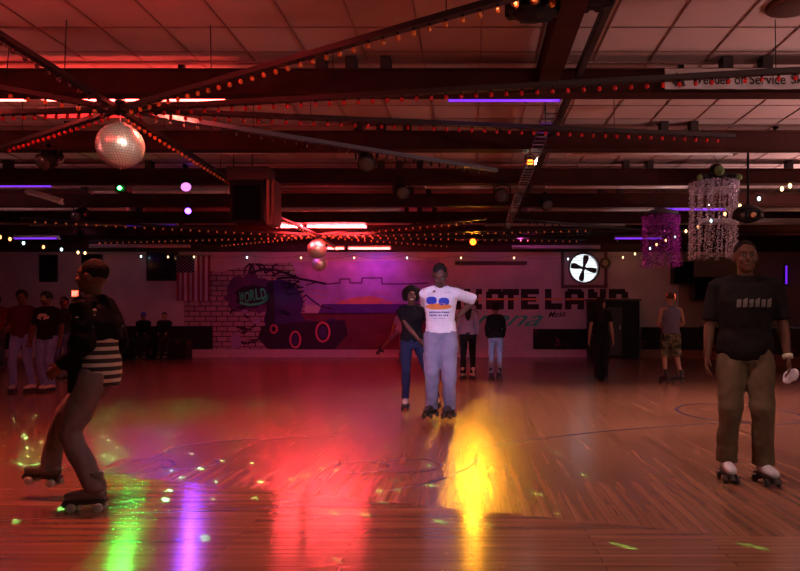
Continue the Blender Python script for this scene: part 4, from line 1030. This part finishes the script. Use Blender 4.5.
# 1 man in the white shirt
def ex_man(c):
    r = c['root']
    cx = -.025; cz = 1.415
    for sg in (-1, 1): decal(c, flat([ell(0, 0, .062, .045, p=2.6)]), 'lens_print', mat('print blue', (.02, .05, .45), .7), cx+sg*.072, cz+(.012 if sg < 0 else 0))
    decal(c, flat([ell(0, 0, .15, .035, p=2.2)]), 'orange_print', mat('print orange', (.75, .25, .05), .7), cx+.01, cz-.058)
    for row, (x0, x1, z) in enumerate(((-.125, .10, cz-.125), (-.125, .085, cz-.160), (-.07, .05, cz-.195))):
        x = x0; rn = random.Random(row); b = []
        while x < x1:
            w1 = rn.uniform(.008, .02); h = (.020 if row < 2 else .008); b.append([(x, z-h/2), (x+w1, z-h/2+.003), (x+w1, z+h/2), (x, z+h/2-.004)]); x += w1+.006+(.012 if rn.random() < .25 else 0)
        decal(c, flat(b), 'text_line', mat('print dark', (.05, .03, .2), .7), 0, 0)

x, y = at(440.5, 421)
person('man in a white shirt with blue sunglasses print and grey sweatpants, looking down', x, y, 1.79, 0, skin=(.12, .055, .038), wide=.98, lean=(0, -.06), head=(.62, .05, -.04),
       feet=((.11, -.02, .10), (-.10, .02, .10)), foot_yaw=(-.3, -.35), wrists=((.22, .18, 1.16), (-.12, .20, 1.04)), elbow_hint=((1, .1, .55), (-.1, 1, 0)), hair='crop', hair_col=(.02, .015, .013),
       shirt=(.80, .78, .82), sleeve=.82, shirt_hem=.97, trouser=(.23, .22, .31), trouser_wide=1.22, boot=(.03, .03, .04), accent=(.55, .55, .6), voxel=.010, loose=1.25, extra=ex_man)
# 2 woman beside him
x, y = at(416, 408)
person('smiling woman in black top, jeans and round afro, left of the man in white', x-.05, y, 1.58, .12, skin=(.15, .07, .045), fem=True, wide=1.06, lean=(-.02, -.04), pelvis=(0, 0, -.02),
       feet=((.36, .1, .10), (-.10, -.02, .10)), foot_yaw=(.1, -.1), wrists=((.22, .02, .93), (.10, -.24, .93)), elbow_hint=((.6, 1, 0), (-.9, .2, -.5)), head=(0, .05, .06), hair='afro', hair_col=(.015, .011, .01),
       shirt=(.015, .013, .015), sleeve=.45, shirt_hem=.90, trouser=(.025, .03, .075), boot=(.62, .58, .56), accent=(.25, .1, .1), wheel=(.03, .03, .03), voxel=.010, smile=True)
# 3 child-like figure kicking a leg, seen past her
x, y = at(399, 361)
person('person in a blue top kicking one bare leg up behind the woman with the afro', x, y, 1.50, .3, fem=True, skin=(.30, .15, .10), pelvis=(.02, 0, -.03), lean=(.06, .0),
       feet=((.04, 0, .10), (-.62, -.18, .36)), foot_yaw=(0, -1.2), foot_pitch=(0, .4), knee_hint=((0, -1, 0), (0, -1, .3)), trouser_end=.5, trouser=(.15, .12, .25), shirt=(.25, .25, .55), sleeve=.5, hair='long',
       hair_col=(.03, .02, .02), boot=(.03, .03, .03), skates=True, fingers=False)
# 4 pinkish sweater behind
x, y = at(468, 379.5)
person('person in a mauve sweater and black trousers, half hidden behind the man in white', x, y, 1.58, PI, fem=True, skin=MD, shirt=(.30, .18, .24), sleeve=1.9, shirt_hem=.93, trouser=(.012, .012, .014), hair='long', hair_col=(.02, .015, .015),
       boot=(.62, .58, .58), accent=(.3, .3, .3), fingers=False, wrists=((.22, -.08, .90), (-.22, -.08, .90)))
# 5 black sweater light jeans
x, y = at(495.5, 379)
person('person in a black sweater and pale blue jeans seen from behind', x, y, 1.45, PI, fem=True, wide=1.05, skin=MD, shirt=(.012, .012, .014), sleeve=1.95, shirt_hem=.92, trouser=(.30, .34, .50), hair='curly', hair_col=(.015, .012, .012),
       boot=(.03, .03, .03), accent=(.3, .3, .3), feet=((.11, 0, .10), (-.11, 0, .10)), wrists=((.2, -.12, .95), (-.2, -.12, .95)), fingers=False)
# 6 woman in black
x, y = at(601, 380.5)
person('woman with long dark hair all in black, seen from behind in front of the cubicle', x, y, 1.66, PI-.25, skates=False, fem=True, skin=LT, shirt=(.014, .012, .016), sleeve=.5, shirt_hem=.9, trouser=(.014, .014, .022), trouser_wide=1.15, hair='long', hair_col=(.02, .013, .012),
       boot=(.05, .05, .05), feet=((.07, 0, .08), (-.07, 0, .08)), wrists=((.25, -.02, .88), (-.25, -.02, .88)), head=(0, -.6, 0))
# 7 man in shorts
camo = bpy.data.materials.new('camouflage'); camo.use_nodes = True
nt = camo.node_tree; tc = nt.nodes.new('ShaderNodeTexCoord'); nn = nt.nodes.new('ShaderNodeTexNoise'); nn.inputs['Scale'].default_value = 11; rr = nt.nodes.new('ShaderNodeValToRGB'); rr.color_ramp.interpolation = 'CONSTANT'
rr.color_ramp.elements[0].color = (.03, .035, .02, 1); rr.color_ramp.elements[1].position = .6; rr.color_ramp.elements[1].color = (.30, .24, .16, 1); e = rr.color_ramp.elements.new(.46); e.color = (.12, .12, .07, 1)
nt.links.new(tc.outputs['Object'], nn.inputs['Vector']); nt.links.new(nn.outputs['Fac'], rr.inputs['Fac']); nt.links.new(rr.outputs['Color'], nt.nodes['Principled BSDF'].inputs['Base Color']); nt.nodes['Principled BSDF'].inputs['Roughness'].default_value = .9
x, y = at(671, 382.5)
person('man in a grey sleeveless top and camouflage shorts seen from behind at right', x, y, 1.64, PI+.1, skin=LT, shirt=(.16, .15, .22), sleeve=0, shirt_hem=.93, trouser_m=camo, trouser_end=.5, trouser_wide=1.1, hair='short', hair_col=(.10, .05, .03),
       boot=(.03, .03, .035), accent=(.15, .15, .15), feet=((.10, -.05, .10), (-.16, .1, .10)), foot_yaw=(.2, 1.0), wrists=((.12, -.22, 1.05), (-.16, -.22, 1.02)), elbow_hint=((.7, .8, 0), (-.7, .8, 0)), head=(.25, -.4, .05))
# 8, 9 couple at left
x, y = at(22, 392.5)
person('person in a dark red shirt and pale jeans, left one of the couple', x, y, 1.60, .15, fem=False, wide=.97, skin=DK, shirt=(.09, .012, .018), sleeve=.7, shirt_hem=.90, trouser=(.20, .26, .66), trouser_wide=1.02, hair='curly', boot=(.62, .6, .58), accent=(.3, .1, .1),
       feet=((.17, 0, .10), (-.14, -.02, .10)), wrists=((.17, -.1, .86), (-.2, -.16, 1.0)), head=(.1, .25, 0))
x, y = at(47, 392.5)
def ex_print(c):
    decal(c, flat([ell(0, .03, .075, .025, p=2), [(-.10, -.02), (-.02, -.05), (-.02, .0), (-.10, .015)], [(.02, -.05), (.10, -.02), (.10, .015), (.02, .0)]]), 'chest_print', mat('print white', (.6, .55, .55), .7), 0, 1.25)
person('person in a black shirt with white chest print, right one of the couple', x, y, 1.58, 0, wide=1.0, skin=DK, shirt=(.014, .014, .014), sleeve=.75, shirt_hem=.88, trouser=(.20, .26, .62), hair='curly', boot=(.62, .6, .58), accent=(.3, .1, .1),
       feet=((.06, .03, .10), (-.05, -.02, .10)), wrists=((.28, -.05, .90), (-.22, -.12, .86)), head=(.1, -.2, 0), extra=ex_print)
x, y = at(64, 380)
person('person in dark clothes half hidden behind the right one of the couple', x, y, 1.58, .2, skin=DK, shirt=(.03, .02, .03), sleeve=1.9, trouser=(.13, .10, .24), hair='short', boot=(.1, .1, .1), fingers=False)
x, y = at(-3, 372)
person('person with a dark red top cut by the left photo edge', x, y, 1.68, .5, skin=DK, shirt=(.16, .03, .03), sleeve=.6, trouser=(.05, .04, .06), hair='short', boot=(.1, .1, .1), fingers=False)
# 10 man at right in front
def ex_front(c):
    decal(c, flat([[(-.13+i*.042, -.03), (-.13+i*.042+.03, -.026), (-.13+i*.042+.034, .03+.01*(i % 2)), (-.13+i*.042+.004, .028)] for i in range(6)]), 'chest_print', mat('print grey', (.13, .12, .12), .8), .055, 1.32)
    sh, e, w_, d, nrm, u = c['arms'][0]; bm = bmesh.new(); p = c['T'](w_-d*.02); q = c['T'](w_+d*.012)
    cyl(bm, p, q, .036, seg=20); obj('wristband', bm, mat('wristband cream', (.55, .55, .45), .6), c['root'], True)
x, y = at(745, 482)
cf = person('large man in a black shirt and khaki trousers standing in front at right', x, y, 1.70, -.26, skin=(.12, .055, .036), wide=1.16, feet=((.13, 0, .10), (-.13, .05, .10)), foot_yaw=(.35, .15), wrists=((.295, -.08, .84), (-.285, -.05, .80)), elbow_hint=((.35, 1, 0), (-.35, 1, 0)),
       head=(0, .1, 0), hair='crop', shirt=(.005, .005, .006), sleeve=.78, shirt_hem=.86, trouser=(.115, .085, .055), trouser_wide=1.25, boot=(.50, .56, .66), accent=(.04, .04, .05), wheel=(.02, .02, .02), voxel=.009, loose=1.2, extra=ex_front)
sh, e, w_, d_, nrm, u = cf['arms'][0]
pw = cf['root'].matrix_basis @ cf['T'](w_+d_*.11)
bm = bmesh.new(); ball(bm, (0, 0, -.03), (.055, .03, .045)); ball(bm, (.03, -.01, -.01), (.03, .02, .03)); ball(bm, (-.02, 0, -.06), (.035, .02, .03)); me = remeshed(bm, .009, 2, wrinkle=.014)
o = link('cloth', me, mat('white cloth', (.72, .70, .85), .8)); o.location = pw; tag(o, 'small white crumpled cloth held in the hand of the large man at right', 'cloth')
# 11 striped skater at left in front
stm = bpy.data.materials.new('striped knit'); stm.use_nodes = True; nt = stm.node_tree; tc = nt.nodes.new('ShaderNodeTexCoord'); sp = nt.nodes.new('ShaderNodeSeparateXYZ'); wv = nt.nodes.new('ShaderNodeMath'); wv.operation = 'PINGPONG'; wv.inputs[1].default_value = .026
gt = nt.nodes.new('ShaderNodeMath'); gt.operation = 'GREATER_THAN'; gt.inputs[1].default_value = .014; mx = nt.nodes.new('ShaderNodeMix'); mx.data_type = 'RGBA'; mx.inputs[6].default_value = (.02, .015, .02, 1); mx.inputs[7].default_value = (.50, .42, .36, 1)
nt.links.new(tc.outputs['Object'], sp.inputs[0]); nt.links.new(sp.outputs['Z'], wv.inputs[0]); nt.links.new(wv.outputs[0], gt.inputs[0]); nt.links.new(gt.outputs[0], mx.inputs[0]); nt.links.new(mx.outputs[2], nt.nodes['Principled BSDF'].inputs['Base Color']); nt.nodes['Principled BSDF'].inputs['Roughness'].default_value = .9
def ex_stripe(c):
    T, spine, s = c['T'], c['spine'], c['s']
    bm = bmesh.new()
    tube(bm, [T(spine(z)+Vector((0, dy, 0))) for z, dy in ((.80, -.11), (.95, -.10), (1.15, -.09), (1.24, -.04))], [(.20*s, .085*s), (.195*s, .09*s), (.185*s, .10*s), (.18*s, .11*s)], side=(1, 0, 0), seg=20)
    tube(bm, [T(spine(z)) for z in (1.17, 1.30, 1.40, 1.455)], [(.205*s, .15*s), (.205*s, .155*s), (.18*s, .13*s), (.085*s, .08*s)], side=(1, 0, 0), seg=20)
    for (sh, e, w_, d, nrm, u) in c['arms']:
        tube(bm, [T(sh-(sh-spine(1.40))*.3), T(sh), T(sh.lerp(e, .5)), T(e), T(e.lerp(w_, .5)), T(e.lerp(w_, .95))], [q*s for q in (.078, .076, .072, .064, .056, .046)])
    tube(bm, [T(spine(1.42)), T(spine(1.47)), T(spine(1.505))], [(.14*s, .12*s), (.11*s, .10*s), (.085*s, .085*s)], side=(1, 0, 0))
    for (sh, e, w_, d, nrm, u) in c['arms']: tube(bm, [T(sh+Vector((0, 0, .004))), T(sh.lerp(spine(1.45), .55)+Vector((0, 0, .010))), T(sh.lerp(spine(1.49), .75))], [q*s for q in (.078, .074, .060)])
    me = remeshed(bm, .011*s, 3, wrinkle=.012); link('jacket', me, mat('jacket black', (.006, .006, .009), .95, spec=.08), c['root'])
d = 4.62; x = WX(98, d)
person('skater at front left in an open black jacket over a cream striped top, striding left', x, d, 1.58, -PI/2, skin=(.14, .06, .04), wide=1.0, lean=(0, -.05), pelvis=(0, .02, -.07), feet=((.24, .10, .10), (-.10, -.42, .16)), foot_yaw=(.1, -.1), foot_pitch=(0, -.1),
       wrists=((.20, -.16, .92), (-.22, -.12, .88)), hair='short', shirt_m=stm, sleeve=.5, shirt_hem=.80, trouser=(.15, .125, .14), trouser_wide=1.12, boot=(.10, .12, .15), accent=(.55, .55, .58), wheel=(.4, .42, .42), voxel=.010, extra=ex_stripe)
# 12 people sitting by the far wall
bm = bmesh.new(); box(bm, (0, 0, .29), (2.3, .5, .58), bev=.02)
q = W(150, 350, 21.6); o = obj('bench', bm, carpet); o.location = (q.x, 21.75, 0); tag(o, 'black carpeted bench by the far wall under the flag', 'bench')
def seated(px, yy, label, shirt, hairc=(.012, .01, .01), extra=None, skin=MD):
    x = WX(px, yy)
    person(label, x, yy, 1.55, .2, skates=True, skin=skin, pelvis=(0, .30, -.22), lean=(0, -.10), feet=((.12, -.22, .10), (-.12, -.20, .10)), wrists=((.12, -.12, .82), (-.12, -.12, .82)), shirt=shirt, sleeve=1.9, trouser=(.02, .02, .03), hair='short', hair_col=hairc, fingers=False, boot=(.2, .2, .2), extra=extra)
def cap(c):
    bm = bmesh.new(); ball(bm, c['hp']((0, .01, .06)), (.085, .10, .07)); ball(bm, c['hp']((0, -.09, .055)), (.06, .07, .012)); link('cap', remeshed(bm, .01, 2), mat('cap blue', (.05, .12, .9), .6), c['root'])
seated(142, 21.1, 'seated person in a bright blue cap by the far wall, left of the flag', (.015, .015, .02), extra=cap)
seated(163, 21.1, 'seated person in dark clothes with a lit face by the far wall, below the flag', (.02, .015, .02), skin=LT)

# ------------------------------------------------------------------ wash lamps, and added fill lights
# violet wash over the mural (lamp above the soffit edge), pink wash to its right
def wash(px, yy, z, aim, col, power, label, ang=110):
    x = WX(px, yy) ; p = Vector((x, yy, z)); a = (Vector(aim)-p).normalized()
    par('stage_light', p-a*.1, a, label, lensm(label[:16], col, 1.2), rr=.08, ln=.2, top=.3)
    return spot(p+a*.05, a, col, power, ang, .9, .1)
wash(375, 21.7, 3.45, (WX(375, YB), YB, 2.2), (.32, .06, 1), 34, 'violet wash lamp above the mural sunset', 150)
wash(300, 18.9, 3.48, (WX(310, YB), YB, 1.6), (.62, .12, 1), 42, 'pink wash lamp before the mural', 110)
wash(520, 18.9, 3.48, (WX(530, YB), YB, 1.8), (.85, .12, .72), 58, 'rose wash lamp before the large letters', 110)
wash(620, 19.9, 3.48, (WX(640, YB), YB, 2.5), (1, .30, .12), 14, 'amber wash lamp near the fan', 110)
wash(80, 18.9, 3.48, (WX(80, YB), YB, 1.8), (.6, .3, .7), 12, 'dim pink wash lamp at the far left', 130)
# behind the viewer: spot on the man in white, added fill for the floor
spot((-1.0, -1.5, 3.5), Vector((-.38, 8.2, 1.15))-Vector((-1.0, -1.5, 3.5)), (.68, .56, 1), 2900, 13, .8, .15)
spot((4.5, -2.5, 3.6), Vector((2.6, 6, 0))-Vector((4.5, -2.5, 3.6)), (1, .66, .54), 450, 80, .9, .4)
# added unseen fill lights, outside the frame, that brighten the tiles from below
def fill_uplight(x, y, aim, col, power):
    l = bpy.data.lights.new('fill_uplight', 'AREA'); l.shape = 'DISK'; l.size = .6; l.color = col; l.energy = power; l.spread = math.radians(110)
    o = bpy.data.objects.new('fill_uplight', l); C.objects.link(o); o.location = (x, y, 2.2); o.rotation_euler = Vector(aim).to_track_quat('-Z', 'Y').to_euler()
for x, y, p_ in ((7.4, 2.5, 120), (7.6, 7.5, 120), (7.8, 12.5, 75)): fill_uplight(x, y, (-.75, .2, 1), (1, .54, .52), p_)
fill_uplight(1.5, -2.5, (0, .9, 1), (1, .50, .45), 75)
fill_uplight(-9.5, 6.5, (.7, .2, 1), (1, .22, .20), 60)
fill_uplight(-12.5, 12.5, (.6, .1, 1), (1, .40, .40), 50)
fill_uplight(9.8, 19, (-.6, -.2, 1), (1, .45, .3), 10)
# added lamps, tucked out of view, that brighten the boards from above
def down(x, y, col, power, label, aim=(0, 0, -1), ang=105):
    a = Vector(aim).normalized(); par('stage_light', (x, y, 3.78), a, label, lensm('lens '+label[:14], col, .6), rr=.07, ln=.14, top=.22)
    spot(Vector((x, y, 3.78))+a*.08, a, col, power, ang, .9, .12)
down(2.3, 7.72, (1, .52, .44), 700, 'small downlight behind the nearest beam, right of centre')
down(4.4, 10.15, (1, .50, .43), 700, 'small downlight behind the second beam, at right')
down(.4, 10.15, (1, .48, .38), 480, 'small downlight behind the second beam, near the cable tray')
down(.3, 4.72, (1, .52, .44), 330, 'small downlight just above the top edge of the photo', (0, .1, -1))
down(-3.2, 7.72, (1, .14, .08), 700, 'small red downlight behind the nearest beam at left')
down(-2.7, 4.72, (1, .15, .09), 600, 'small red downlight just above the top edge at left')
down(-2.0, 12.6, (1, .12, .10), 300, 'small red downlight behind the third beam')
# added pin spots that brighten the mirror balls
def pin(target, src, power, ang, col=(1, .80, .60)):
    return spot(src, Vector(target)-Vector(src), col, power, ang, .4, .03)
pin(W(120, 147, 7.42), (-1.4, 4.2, 3.7), 420, 9)
pin(W(318, 256, 18.5), (-1.5, 13.2, 3.55), 330, 8)
